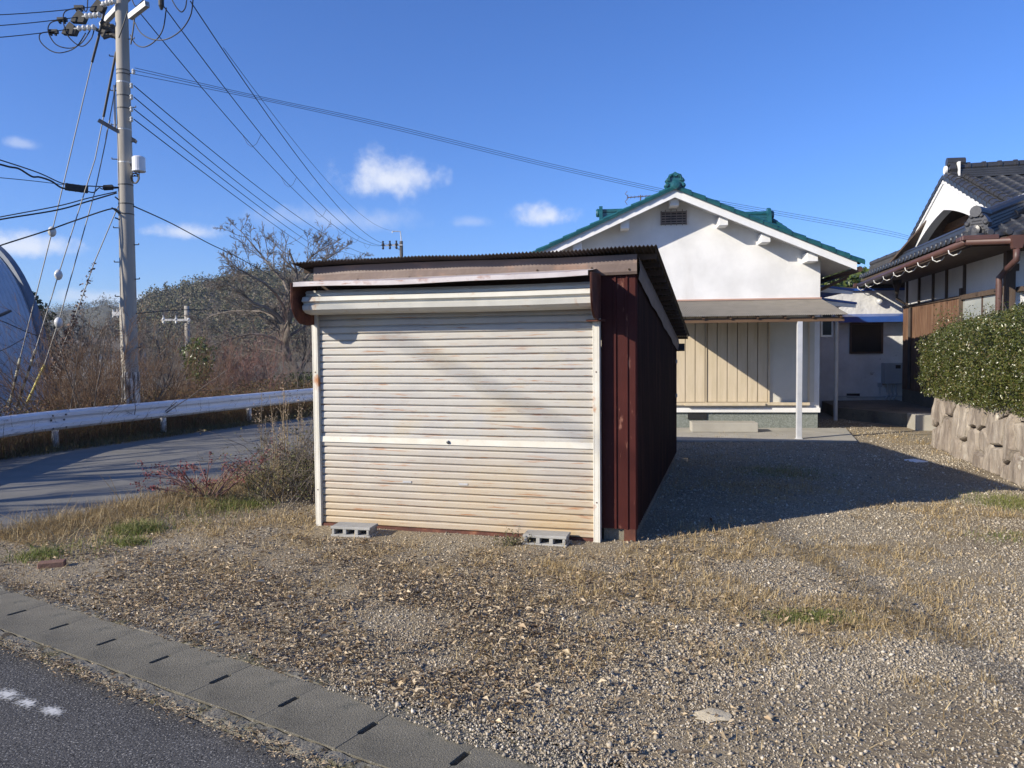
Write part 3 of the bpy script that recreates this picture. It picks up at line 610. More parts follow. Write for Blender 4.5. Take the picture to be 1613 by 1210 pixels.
m_flash = mat('dull_brown_flashing', [(.3, (.13, .105, .09)), (.7, (.20, .16, .14))], 3, .6, .012, 6)
mb = MB(); vs = np.linspace(.062, PV+SL+.1, 26)
mb.strip([[g(SW+.035, v_, zroof(v_)-.022) for v_ in vs], [g(SW+.045, v_, zroof(v_)-.12) for v_ in vs], [g(SW+.03+.004*sin(v_*9), v_, zroof(v_)-.205+.01*sin(v_*4.1)) for v_ in vs]])
mb.build('side_flashing', m_flash, gar)
mb = MB(); mb.box(g, SW-.05, SW+.12, PV+SL+.01, PV+SL+.09, zroof(PV+SL)-.20, zroof(PV+SL)-.09); mb.build('gutter_end', m_roofm, gar)
for zz in (1.42, .93):
    mb = MB(); mb.box(g, SW+.005, SW+.03, SL-.05, SL-.01, zz, zz+.05); mb.build('hasp', m_steel, gar)

# concrete blocks lying on their side against the shutter
m_blk = mat('block_concrete', [(.3, (.30, .295, .27)), (.7, (.40, .39, .36))], 6, .95, .003, 180, over=[(.6, .72, (.22, .21, .18), 9, (1, 1, 1))])
def cblock(pxl, pyl, pxr, pyr, label):
    a = G(pxl, pyl, .0); b = G(pxr, pyr, .0); yaw = math.degrees(math.atan2(b[1]-a[1], b[0]-a[0])); f = Fr(((a[0]+b[0])/2, (a[1]+b[1])/2, 0), yaw)
    bm = bmesh.new(); Lx, D_, Hh_ = .375, .185, .096
    m_ = MB(); zb = 0.0
    # outer frame made of bars round three holes, flared web ends
    hw, hz0, hz1 = .078, .026, .072; cxs = (-.112, 0, .112)
    def slab(u0, u1, z0, z1, v0=0, v1=D_): m_.box(f, u0, u1, v0, v1, z0, z1)
    slab(-Lx/2, Lx/2, 0, hz0); slab(-Lx/2, Lx/2, hz1, Hh_)
    xs_ = [-Lx/2+.012]+[c+s_*hw/2 for c in cxs for s_ in (-1, 1)]+[Lx/2-.012]
    for i in range(0, 8, 2): slab(xs_[i], xs_[i+1], hz0, hz1, .003, D_-.003)
    slab(-Lx/2+.012, Lx/2-.012, hz0, hz1, D_-.03, D_-.004)
    o = m_.build('concrete_block', m_blk, None, org=f(0, D_/2, 0), bevel=.004)
    tag(o, label, 'concrete block', 'concrete blocks on the ground against the shutter'); return o
cblock(521, 846, 583, 849, 'grey concrete block with three holes at the left end of the shutter')
cblock(824, 860, 892, 864, 'grey concrete block near the right end of the shutter beside a small weed')
# ---------------------------------------------------------------- the white gable house
m_stucco = mat('white_stucco', [(.35, (0.651, 0.646, 0.630)), (.65, (0.777, 0.772, 0.756))], 1.6, .9, .004, 70, over=[(.56, .85, (.58, .565, .54), 1.1, (2, 2, .5)), (.66, .80, (.56, .54, .50), 3.5, (2, 2, .22))])
m_trimw = mat('white_trim', [(.3, (.68, .68, .67)), (.7, (.78, .78, .77))], 5, .7, .001, 60)
m_teal = mat('teal_glazed_tile', [(.3, (.010, .062, .075)), (.7, (.020, .115, .130))], 8, .22, .002, 20, spec=.7, over=[(.6, .75, (.05, .10, .07), 9, (1, 1, 1))])
m_beige = mat('beige_shutter_board', [(.35, (.52, .44, .31)), (.65, (.60, .51, .38))], 3, .75, .001, 60, stretch=(4, 4, .5), over=[(.62, .78, (.42, .34, .23), 2.5, (3, 3, .4))])
m_groove = mat('shutter_groove', [(.3, (.16, .11, .07)), (.7, (.2, .15, .1))], 5, .8)
m_tan = mat('tan_wall_render', [(.3, (.55, .53, .46)), (.7, (.65, .63, .56))], 1.5, .9, .003, 50)
m_plinth = mat('grey_green_pebble_render', [(.4, (.14, .16, .14)), (.6, (.24, .26, .24))], 45, .9, .004, 90)
m_canopy = mat('grey_brown_corrugated', [(.3, (.13, .12, .105)), (.7, (.18, .165, .145))], 4, .75)
m_slabc = mat('pale_concrete_slab', [(.3, (.30, .285, .245)), (.7, (.40, .38, .33))], 2, .9, .002, 90)
m_galv = mat('galvanised_post', [(.3, (0.469, 0.490, 0.515)), (.7, (0.592, 0.598, 0.607))], 9, .45, metal=.15)
m_dark = mat('dark_opening', [(.3, (.012, .012, .012)), (.7, (.02, .02, .02))], 3, .6)
m_brownp = mat('brown_gutter', [(.3, (.055, .03, .022)), (.7, (.085, .05, .035))], 5, .5)
m_glass = mat('dark_window_glass', [(.3, (.015, .017, .018)), (.7, (.022, .025, .027))], 2, .25, spec=.25)
h = Fr(G(1290, 673, .05)-np.array([0, 0, .05]), -7.0); UA = -2.83; HL = 8.0; SL_ = .437
def hz(u): return 4.60-SL_*abs(u-UA)              # underside of the roof deck
hs = root('white_house', h(UA, 3, 0), 'white stucco single storey house with a teal tiled gable roof', 'house')
mb = MB(); O = [(0, .36), (0, hz(0)-.0), (UA, hz(UA)), (2*UA, hz(0)), (2*UA, .36)]
mb.prism([h(u, 0, z) for u, z in O], [h(u, HL, z) for u, z in O]); mb.build('wall', m_stucco, hs)
mb = MB(); mb.box(h, 2*UA+.02, -.02, .02, HL-.02, -.05, .36); mb.build('plinth', m_plinth, hs)
mb = MB(); mb.box(h, 2*UA-.02, .012, -.035, -.002, .345, .435); mb.build('base_trim', m_trimw, hs)
# roof deck, barge boards, purlins
ov = .52; er = .53
mb = MB()
for s_ in (1, -1):
    ue = UA+s_*(abs(UA)+er)
    mb.prism([h(UA, -ov+.05, hz(UA)), h(ue, -ov+.05, hz(ue)), h(ue, -ov+.05, hz(ue)+.10), h(UA, -ov+.05, hz(UA)+.10)], [h(UA, HL+.4, hz(UA)), h(ue, HL+.4, hz(ue)), h(ue, HL+.4, hz(ue)+.10), h(UA, HL+.4, hz(UA)+.10)])
rf = mb.build('roof', m_trimw, hs)
for s_ in (1, -1):
    mb = MB(); ue = UA+s_*(abs(UA)+er-.01)
    mb.prism([h(UA, -ov, hz(UA)-.075), h(ue, -ov, hz(ue)-.075), h(ue, -ov, hz(ue)+.095), h(UA, -ov, hz(UA)+.095)], [h(UA, -ov+.045, hz(UA)-.075), h(ue, -ov+.045, hz(ue)-.075), h(ue, -ov+.045, hz(ue)+.095), h(UA, -ov+.045, hz(UA)+.095)])
    mb.build('barge_board', m_trimw, rf)
for du in (0, -.95, -1.88, .93, 1.72, 2.58, -2.7):
    u = UA+du; mb = MB(); w = .085 if du != 2.58 else .10; zt = hz(u+(w if du > 0 else -w))-.004
    mb.box(h, u-w, u+w, -ov+.12, .0, zt-.17, zt); mb.build('purlin_end', m_trimw, rf, bevel=.006)
# tiles: courses of stepped flat tiles + rounded verge tiles
mb = MB(); V = []; F_ = []
for s_ in (1, -1):
    ncr = 15; run = abs(UA)+er+.06
    for c in range(ncr):
        a0, a1 = run*c/ncr, run*(c+1)/ncr+.03; u0, u1 = UA+s_*a0, UA+s_*a1
        z0, z1 = hz(u0)+.115, hz(u1)+.14
        vv = np.arange(-ov-.02, HL+.45, .045); r0 = []; r1 = []; r2 = []
        for v_ in vv:
            b = .012*sin(2*pi*v_/.27); r0.append(h(u0, v_, z0+b)); r1.append(h(u1, v_, z1+b)); r2.append(h(u1, v_, z1+b-.04))
        mb.strip([r0, r1, r2])
mb.build('roof_tiles', m_teal, rf)
mb = MB()
for s_ in (1, -1):
    ncr = 13; run = abs(UA)+er+.07
    for c in range(ncr):
        a0, a1 = run*c/ncr+.02, run*(c+1)/ncr+.045; u0, u1 = UA+s_*a0, UA+s_*a1
        za, zb = hz(u0)+.10, hz(u1)+.10
        P0 = [h(u0, -ov-.045, za-.03), h(u0, -ov-.055, za+.025), h(u0, -ov-.02, za+.055), h(u0, -ov+.06, za+.065), h(u0, -ov+.14, za+.04)]
        P1 = [h(u1, -ov-.060, zb-.03), h(u1, -ov-.072, zb+.040), h(u1, -ov-.025, zb+.078), h(u1, -ov+.065, zb+.086), h(u1, -ov+.155, zb+.05)]
        mb.prism(P0, P1)
mb.build('verge_tiles', m_teal, rf, smooth=False)
mb = MB()
for i in range(3): mb.box(h, UA-.12+.02*i, UA+.12-.02*i, -ov+.0, HL+.3, hz(UA)+.12+.05*i, hz(UA)+.165+.05*i)
mb.tube([h(UA, -ov, hz(UA)+.30), h(UA, HL+.3, hz(UA)+.30)], .07, 10); mb.build('ridge', m_teal, rf)
# ornamental ridge end: shield with scrolls and a round boss
mb = MB(); zc = hz(UA)+.13
mb.lathe(h(UA, -ov-.09, zc+.02), [(.085, 0), (.09, .02), (.09, .3)], 18, h.v)
mb.lathe(h(UA, -ov-.105, zc+.02), [(.03, 0), (.08, .012), (.085, .03)], 18, h.v)
sh_ = [(a*.88, b*.82) for a, b in [(-.20, -.06), (-.235, .02), (-.17, .07), (-.215, .13), (-.16, .19), (-.13, .27), (-.05, .30), (0, .335), (.05, .30), (.13, .27), (.16, .19), (.215, .13), (.17, .07), (.235, .02), (.20, -.06)]]
mb.prism([h(UA+a, -ov-.03, zc+b) for a, b in sh_], [h(UA+a, -ov+.08, zc+b) for a, b in sh_])
for s_ in (1, -1):
    for (a, b, r) in ((.15, .02, .045), (.13, .12, .04), (.08, .195, .035)):
        mb.lathe(h(UA+s_*a, -ov-.055, zc+b), [(r*.5, 0), (r, .015), (r, .06)], 12, h.v)
    mb.tube([h(UA+s_*.10, -ov-.04, zc+.10), h(UA+s_*.11, -ov-.05, zc+.17), h(UA+s_*.06, -ov-.05, zc+.22), h(UA+s_*.01, -ov-.04, zc+.18)], .018, 8)
mb.build('ridge_ornament', m_teal, rf, smooth=False)
# ridges of the cross roof behind, poking above the gable slopes
for (px, py, v_, sgn) in ((945, 337, 4.6, -1), (1212, 340, 4.6, 1)):
    c = h.pix(px, py, v_); mb = MB()
    for i in range(4): mb.box(h, min(c[0], c[0]-sgn*1.8), max(c[0], c[0]-sgn*1.8), v_-.13+.02*i, v_+.13-.02*i, c[2]-.26+.07*i, c[2]-.20+.07*i)
    mb.tube([h(c[0]+sgn*.05, v_, c[2]+.06), h(c[0]-sgn*1.8, v_, c[2]+.06)], .06, 9)
    mb.lathe(h(c[0]+sgn*.10, v_, c[2]+.02), [(.09, 0), (.11, .04), (.10, .09)], 12, h.u*(-sgn))
    mb.prism([h(c[0]+sgn*.02, v_-.22, c[2]-.28), h(c[0]+sgn*.02, v_+.22, c[2]-.28), h(c[0]+sgn*.02, v_+.12, c[2]+.14), h(c[0]+sgn*.02, v_, c[2]+.20), h(c[0]+sgn*.02, v_-.12, c[2]+.14)], [h(c[0]-sgn*.07, v_-.22, c[2]-.28), h(c[0]-sgn*.07, v_+.22, c[2]-.28), h(c[0]-sgn*.07, v_+.12, c[2]+.14), h(c[0]-sgn*.07, v_, c[2]+.20), h(c[0]-sgn*.07, v_-.12, c[2]+.14)])
    # the cross roof below this ridge
    ue_ = c[0]+sgn*.10; zr_ = c[2]-.27; hw_ = 2.6 if sgn < 0 else 1.0; dz_ = hw_*.437
    mx_ = MB(); mx_.prism([h(UA, v_-hw_, zr_-dz_), h(UA, v_, zr_), h(UA, v_+hw_, zr_-dz_), h(UA, v_, zr_-.12)], [h(ue_, v_-hw_, zr_-dz_), h(ue_, v_, zr_), h(ue_, v_+hw_, zr_-dz_), h(ue_, v_, zr_-.12)]); mx_.build('cross_roof_tiles', m_teal, rf)
    mx_ = MB(); mx_.prism([h(UA, v_-hw_+.3, zr_-dz_-.1), h(UA, v_, zr_-.14), h(UA, v_+hw_-.3, zr_-dz_-.1), h(UA, v_+hw_-.3, 2.9), h(UA, v_-hw_+.3, 2.9)], [h(ue_-sgn*.35, v_-hw_+.3, zr_-dz_-.1), h(ue_-sgn*.35, v_, zr_-.14), h(ue_-sgn*.35, v_+hw_-.3, zr_-dz_-.1), h(ue_-sgn*.35, v_+hw_-.3, 2.9), h(ue_-sgn*.35, v_-hw_+.3, 2.9)]); mx_.build('cross_gable_wall', m_stucco, rf)
    # hip line running down towards the eave
    if sgn > 0:
        for k in range(7):
            a = h(c[0]+.05+.10*k, v_-.0-.04*k, c[2]-.10-.085*k); mb.tube([a, a+h.u*.13+Vector((0, 0, -.09))], [.055, .065], 8)
    mb.build('rear_ridge', m_teal, rf)
# vent with iron bars
vc = h.pix(1061, 343.5, -.01); mb = MB(); mb.box(h, vc[0]-.235, vc[0]+.235, -.03, -.001, vc[2]-.125, vc[2]+.125); vt = mb.build('gable_vent', m_dark, hs)
m_iron = mat('rusty_iron_bars', [(.3, (.16, .13, .12)), (.7, (.26, .21, .19))], 9, .6)
mb = MB()
for i in range(5): mb.box(h, vc[0]-.235, vc[0]+.235, -.055, -.033, vc[2]-.11+.05*i, vc[2]-.085+.05*i, )
for i in range(4): u = vc[0]-.165+.11*i; mb.bar(h(u, -.068, vc[2]-.155), h(u, -.068, vc[2]+.155), .012, .012)
for a, b, c_, d_ in ((-.255, -.235, -.135, .135), (.235, .255, -.135, .135)): mb.box(h, vc[0]+a, vc[0]+b, -.06, -.003, vc[2]+c_, vc[2]+d_)
mb.build('vent_bars', m_iron, vt)
# front: sliding shutter panels, wall panel, sill
zt = 2.34; zb = .545
mb = MB(); mb.box(h, -3.45, -.10, -.015, -.002, zb, zt); mb.build('front_panel_wall', m_tan, hs)
fr_u = [-3.45, -2.20, -.985]
for i, (a, b) in enumerate(((-4.55, -3.39), (-3.36, -2.20), (-2.16, -.99))):
    mb = MB(); n_ = 6; w = (b-a)/n_
    for k in range(n_): mb.box(h, a+w*k+.006, a+w*(k+1)-.006, -.050-.008*(i % 2), -.028, zb+.01, zt, (.002, .002, 0, 0))
    p = mb.build('storm_shutter', m_beige, hs)
    mb = MB(); mb.box(h, a, b, -.027, -.016, zb+.01, zt); mb.build('shutter_backing', m_groove, p)
mb = MB(); mb.box(h, -.985, -.955, -.065, -.016, zb, zt); mb.box(h, -2.19, -2.17, -.07, -.05, zb, zt); mb.box(h, -.225, -.195, -.045, -.016, zb, zt); mb.box(h, -4.6, -.20, -.10, -.016, zb-.055, zb-.001); mb.box(h, -2.6, -1.05, -.135, -.101, zb-.06, zb-.012); mb.build('shutter_frame', m_beige, hs)
# foundation vent
c = h.pix(1102, 653, 0); mb = MB(); mb.box(h, c[0]-.23, c[0]+.14, -.006, .03, .20, .33); mb.build('foundation_vent', m_dark, hs)
# canopy
cf = -1.93; q = h.pix(1200, 497, cf); zf = q[2]; q2 = h.pix(1337, 494, cf); uR = q2[0]; uL = -3.46; zw = 2.56
us = np.arange(uL, uR, .032/5); vs = (-.02, -1.0, cf)
def cz(v_): return zw+(zf-zw)*v_/cf
# the right hand end is cut obliquely: short at the wall, long at the front
def cu(u, v_): return uL+(u-uL)*((.03-uL)+(uR-.03)*v_/cf)/(uR-uL)
mb = MB(); A_ = [[h(cu(u, v_), v_, cz(v_)+.007*sin(2*pi*u/.032)) for u in us] for v_ in vs]; B_ = [[p-Vector((0, 0, .004)) for p in r] for r in A_]
mb.strip(A_); mb.strip(B_); mb.strip([A_[-1], B_[-1]]); mb.strip([[r[-1] for r in A_], [r[-1] for r in B_]]); mb.strip([[r[0] for r in A_], [r[0] for r in B_]])
cn = mb.build('canopy', m_canopy, hs)
m_timb = mat('brown_timber', [(.3, (.09, .05, .03)), (.7, (.15, .09, .05))], 3, .8, .002, 50)
mb = MB(); mb.bar(h(uL+.05, cf+.10, cz(cf+.1)-.095), h(uR-.05, cf+.10, cz(cf+.1)-.095), .06, .075); mb.build('canopy_beam', m_timb, cn)
for u in np.arange(uL+.08, uR-.05, .46):
    mb = MB(); mb.bar(h(cu(u, -.02), -.02, cz(-.02)-.035), h(cu(u, cf), cf+.03, cz(cf+.03)-.035), .04, .045); mb.build('canopy_rafter', m_timb, cn)
mb = MB(); mb.box(h, uL, .02, -.035, -.002, zw+.005, zw+.035); m_cop = mat('salmon_flashing', [(.3, (.42, .26, .20)), (.7, (.5, .32, .25))], 5, .6); mb.build('canopy_flashing', m_cop, cn)
pb = G(1258.5, 690, .05); pu = h.loc(pb); mb = MB(); mb.box(h, pu[0]-.042, pu[0]+.042, cf+.055, cf+.14, .03, cz(cf+.1)-.13); mb.build('canopy_post', m_galv, cn, bevel=.003)
mb = MB(); mb.box(h, pu[0]-.055, pu[0]+.055, cf+.04, cf+.155, .03, .045); mb.build('post_foot', m_galv, cn)
# gutter + downpipe on the right
zz = hz(0+er)-.05; mb = MB(); mb.tube([h(er+.05, v_, zz-.004*(v_+.4)) for v_ in np.linspace(-.5, HL, 8)], .055, 8); mb.tube([h(er+.05, .2, zz-.03), h(er+.02, .25, zz-.10), h(.10, .45, zz-.32), h(.075, .5, zz-.45)], .032, 8)
mb.tube([h(.075, .5, zz-.44), h(.075, .5, .05)], .032, 8); mb.build('gutter', m_brownp, hs)
# side extension of the house towards the back with two blue edged eaves
m_blue = mat('blue_painted_metal', [(.3, (.018, .065, .27)), (.7, (.03, .10, .38))], 4, .35, spec=.6)
m_gst = mat('grey_stucco', [(.3, (.36, .36, .36)), (.7, (.46, .46, .46))], 3, .9, .003, 60)
m_sideap = root('side_extension', h(.25, 2.5, 0), 'grey rendered side extension of the white house with two blue edged eaves', 'extension')
mb = MB(); mb.box(h, .002, .42, 2.0, 4.9, -.05, 2.55); mb.build('wall', m_gst, m_sideap)
for (pa, pb_, v0, v1) in ((h.pix(1345, 456, 1.3), None, 1.3, 5.0), (h.pix(1350, 477, 1.1), None, 1.1, 4.8)):
    ue, zz_ = pa[0], pa[2]; mb = MB()
    mb.prism([h(.0, v0, zz_+.02+.10), h(ue, v0, zz_-.03), h(ue, v0, zz_+.012), h(.0, v0, zz_+.17)], [h(.0, v1, zz_+.02+.10), h(ue, v1, zz_-.03), h(ue, v1, zz_+.012), h(.0, v1, zz_+.17)])
    ev = mb.build('blue_eave', m_blue, m_sideap)
    mb = MB(); mb.prism([h(.0, v0+.01, zz_-.01), h(ue-.02, v0+.01, zz_-.10), h(ue-.02, v0+.01, zz_-.035), h(.0, v0+.01, zz_+.11)], [h(.0, v0+.05, zz_-.01), h(ue-.02, v0+.05, zz_-.10), h(ue-.02, v0+.05, zz_-.035), h(.0, v0+.05, zz_+.11)]); mb.build('eave_board', m_trimw, ev)
c = h.pix(1302, 515, 1.99); mb = MB(); mb.box(h, c[0]-.13, c[0]+.13, 1.955, 1.998, c[2]-.22, c[2]+.40)
wn = mb.build('window', m_trimw, m_sideap); mb = MB(); mb.box(h, c[0]-.09, c[0]+.09, 1.945, 1.954, c[2]-.18, c[2]+.36); mb.build('pane', m_glass, wn)
c = h.pix(1317, 560, 1.9); mb = MB(); mb.tube([h(c[0], 1.9, -.05), h(c[0], 1.9, 2.5)], .045, 10); m_pvc = mat('grey_pvc', [(.3, (.40, .42, .44)), (.7, (.48, .50, .52))], 4, .4); mb.build('downpipe', m_pvc, m_sideap)
# slab, step
mb = MB(); mb.prism([h(-5.9, cf-.20, -.05), h(uR+.1, cf-.20, -.05), h(.5, -.0, -.05), h(-5.9, -.0, -.05)], [h(-5.9, cf-.20, .035), h(uR+.1, cf-.20, .035), h(.5, -.0, .035), h(-5.9, -.0, .035)])
tag(mb.build('house_apron', m_slabc), kind='structure')
sa = h.loc(G(1090, 681, .035)); sb = h.loc(G(1190, 679, .035)); mb = MB(); mb.box(h, sa[0], sb[0], sa[1], sa[1]+.42, .036, .215)
o = mb.build('concrete_step', m_slabc, None, org=h((sa[0]+sb[0])/2, sa[1]+.2, .036), bevel=.008); tag(o, 'long pale concrete step in front of the beige storm shutters of the white house', 'step')
# antenna on the far roof slope
mb = MB(); c = h.pix(1009, 322, 3.0); mb.tube([h(c[0], 3.0, c[2]-.9), h(c[0], 3.0, c[2]+.22)], .014, 6)
m_ant = mat('rusty_aerial', [(.3, (.10, .07, .06)), (.7, (.16, .11, .09))], 8, .6)
L0 = h.pix(988, 305, 3.0); R0 = h.pix(1035, 303, 3.0); zb_ = c[2]+.2
ant = root('television_antenna', h(c[0], 3.0, c[2]-.9), 'rusty television antenna standing behind the left slope of the teal roof', 'antenna'); mb.build('mast', m_ant, ant)
mb = MB(); mb.tube([h(L0[0], 3.0, zb_-.03), h(R0[0], 3.0, zb_)], .011, 6)
for k in range(9):
    u = L0[0]+(R0[0]-L0[0])*k/8; ll = .42 if k == 0 else .2-.008*k; mb.tube([h(u, 3-ll*.8, zb_-.03+.004*k), h(u, 3+ll*.8, zb_-.03+.004*k)], .006, 5)
mb.tube([h(L0[0], 3.0, zb_-.20), h(L0[0]-.05, 3.0, zb_-.12), h(L0[0]+.04, 3.0, zb_-.03), h(L0[0]-.05, 3.0, zb_+.06), h(L0[0], 3.0, zb_+.12)], .008, 5)
mb.build('elements', m_ant, ant)

# ---------------------------------------------------------------- the white stucco outbuilding with the blue awning
ob = Fr(at(1312, 640, 19.6)*np.array([1, 1, 0]), -5.0)
obr = root('stucco_outbuilding', ob(1, 1, 0), 'rough white stucco building with a blue awning in shade between the two houses', 'building')
zt_ = ob.pix(1380, 458, 0)[2]; za = ob.pix(1380, 500, -.3)[2]; m_rough = mat('peeling_white_stucco', [(.35, (.60, .60, .58)), (.65, (.74, .74, .72))], 2.2, .95, .03, 5, over=[(.64, .72, (.30, .29, .27), 4, (1, 1, 1))])
mb = MB(); mb.box(ob, -.9, 3.6, 0, 3.0, -.1, zt_); mb.build('wall', m_rough, obr)
mb = MB(); mb.prism([ob(-1.0, -.03, zt_), ob(-1.0, -.03, zt_+.10), ob(-1.0, 3.1, zt_+.32), ob(-1.0, 3.1, zt_)], [ob(3.7, -.03, zt_), ob(3.7, -.03, zt_+.10), ob(3.7, 3.1, zt_+.32), ob(3.7, 3.1, zt_)]); mb.build('roof', m_roofm, obr)
mb = MB(); mb.box(ob, -1.0, 3.7, -.06, -.032, zt_+.0, zt_+.06); mb.build('blue_verge', m_blue, obr)
mb = MB(); mb.prism([ob(-.9, -.002, za+.10), ob(-.9, -.36, za+.01), ob(-.9, -.36, za-.03), ob(-.9, -.002, za+.05)], [ob(3.2, -.002, za+.10), ob(3.2, -.36, za+.01), ob(3.2, -.36, za-.03), ob(3.2, -.002, za+.05)])
mb.box(ob, -.9, 3.2, -.385, -.361, za-.12, za+.02); mb.build('awning', m_blue, obr)
a = ob.pix(1338, 515, 0); b = ob.pix(1390, 557, 0); mb = MB(); mb.box(ob, a[0], b[0], -.04, -.002, b[2], a[2]+.1); w_ = mb.build('window', m_brownp, obr); mb = MB(); mb.box(ob, a[0]+.05, b[0]-.05, -.046, -.041, b[2]+.05, a[2]+.05); mb.build('pane', m_glass, w_)
c = ob.pix(1384, 474, 0); mb = MB(); mb.lathe(ob(c[0], 0, c[2]), [(.075, 0), (.075, .10), (.065, .14), (.03, .16)], 16, (-ob.v+Vector((0, 0, -.25))).normalized()); mb.build('vent_hood', m_galv, obr, smooth=True)
mb = MB(); c = ob.pix(1344, 623, -.01); mb.box(ob, c[0]-.16, c[0]+.16, -.02, -.002, c[2]-.05, c[2]+.05); mb.build('floor_vent', m_dark, obr)
# wall mounted heater
a = ob.pix(1393, 572, -.2); b = ob.pix(1423, 605, -.2); m_heat = mat('grey_enamel', [(.3, (.34, .36, .37)), (.7, (.40, .42, .43))], 3, .4)
wh = root('water_heater', ob(a[0]+.2, -.1, b[2]), 'grey wall mounted water heater beside the dark boarded wall', 'water heater')
mb = MB(); mb.box(ob, a[0], a[0]+.50, -.24, -.003, b[2], a[2]); bd = mb.build('casing', m_heat, wh, bevel=.01)
mb = MB(); mb.box(ob, a[0]+.26, a[0]+.38, -.248, -.241, a[2]-.14, a[2]-.05); mb.build('exhaust', m_dark, bd)
mb = MB()
for du in (.12, .22, .32): mb.tube([ob(a[0]+du, -.12, b[2]), ob(a[0]+du, -.12, b[2]-.18), ob(a[0]+du+.04, -.10, b[2]-.26), ob(a[0]+du-.06, -.10, b[2]-.42), ob(a[0]+du-.06, -.10, b[2]-.55)], .022, 8)
mb.build('pipes', m_pvc, wh)
mb = MB(); c = ob.pix(1386, 606, -.03); mb.box(ob, c[0]-.045, c[0]+.045, -.06, -.002, c[2]-.06, c[2]+.05); mb.tube([ob(c[0], -.03, c[2]-.06), ob(c[0]+.01, -.03, c[2]-.3), ob(c[0]+.2, -.03, c[2]-.36)], .01, 6)
tag(mb.build('outdoor_socket', m_pvc, None, org=ob(c[0], -.03, c[2]-.06)), 'small grey outdoor socket box on the shaded stucco wall left of the heater', 'socket')
mb = MB(); z_ = ob.pix(1350, 625, -.05)[2]; mb.tube([ob(u, -.05, z_+.01*sin(u*5)) for u in np.linspace(.05, 1.7, 12)], .016, 6)
tag(mb.build('wall_pipe', m_pvc, None, org=ob(0, -.05, z_)), 'thin horizontal pipe low on the shaded stucco wall', 'pipe')
# hot water tank against the extension
c = h.loc(G(1303, 655, 0)); tk = root('storage_tank', h(.22, 1.55, 0), 'tall narrow grey storage tank beside the corner of the white house', 'tank')
mb = MB(); mb.box(h, .12, .36, 1.5, 1.85, .10, 1.42, (.01, .01, .01, .01)); mb.build('casing', m_heat, tk, bevel=.03)
mb = MB(); mb.box(h, .11, .37, 1.49, 1.86, 1.12, 1.14); mb.build('band', m_pvc, tk)
for a, b in ((.15, 1.54), (.31, 1.54), (.15, 1.78), (.31, 1.78)): mb = MB(); mb.box(h, a, a+.03, b, b+.03, .0, .10); mb.build('leg', m_pvc, tk)

# ---------------------------------------------------------------- the black tiled house on the right
r = Fr((0, 0, 0), -12.9)      # u = lateral, v = depth
AW, AE, S0, SR, S1 = 5.26, 4.36, 13.47, 17.65, 21.15
m_btile = mat('black_smoked_tile', [(.3, (0.024, 0.025, 0.028)), (.7, (0.044, 0.044, 0.048))], 3, .38, .002, 30, spec=.6, island=0)
m_plaster = mat('white_plaster', [(.3, (.66, .66, .65)), (.7, (.76, .76, .75))], 2, .85, .002, 40)
m_board = mat('charred_board', [(.3, (.075, .035, .02)), (.5, (.16, .085, .05)), (.7, (.26, .17, .11))], 3, .8, .002, 60, stretch=(9, 9, .5), over=[(.5, .7, (.10, .06, .04), 8, (6, 6, .3))])
m_post = mat('weathered_post', [(.3, (.06, .04, .03)), (.7, (.11, .08, .06))], 5, .85, .002, 60, stretch=(3, 3, .4))
m_copper = mat('copper_brown_gutter', [(.3, (0.071, 0.034, 0.028)), (.7, (0.105, 0.051, 0.041))], 4, .5, spec=.5)
m_warm = mat('warm_timber', [(.3, (.20, .10, .05)), (.7, (.32, .17, .09))], 3, .75, .002, 50, stretch=(1, 5, 5))
br = root('black_tiled_house', r(8, 17, 0), 'traditional house with black tiled hip and gable roof, white plaster and dark boards', 'house')
SC = r.pixu(1588, 450, AW)[1]         # near corner of the side wall
SB = 20.7
zb0, zb1 = .58, 2.56
mb = MB(); mb.box(r, AW, AW+7, SC, SB, -.1, zb0); mb.build('plinth', m_conc, br)
mb = MB(); mb.box(r, AW+.03, AW+7, SC+.03, SB, zb0, 3.25); mb.build('wall', m_plaster, br)
# boards on the side wall, left of the window
sw0 = r.pixu(1513, 470, AW)[1]
mb = MB(); s = sw0+.05
while s < SB-.02:
    e = min(s+.115, SB); mb.box(r, AW-.004+random.uniform(-.003, .003), AW+.024, s+.003, e-.004, zb0-.02, zb1); s = e
mb.build('board_cladding', m_board, br)
mb = MB(); mb.box(r, AW-.03, AW+.029, sw0, SB+.02, zb1+.002, zb1+.05); mb.build('rail', m_post, br)
for px in (1428, 1447, 1469, 1490, 1518):
    s = r.pixu(px, 450, AW)[1]; mb = MB(); mb.box(r, AW-.006, AW+.028, s-.045, s+.045, zb1+.051, 3.3); mb.build('half_timber', m_post, br)
mb = MB(); mb.box(r, AW-.05, AW+.09, SC-.06, SC+.08, .3, 3.3); mb.build('corner_post', m_post, br)
mb = MB(); mb.box(r, AW-.03, AW+.028, sw0-.12, sw0, .6, 2.75); mb.build('window_post', m_post, br)
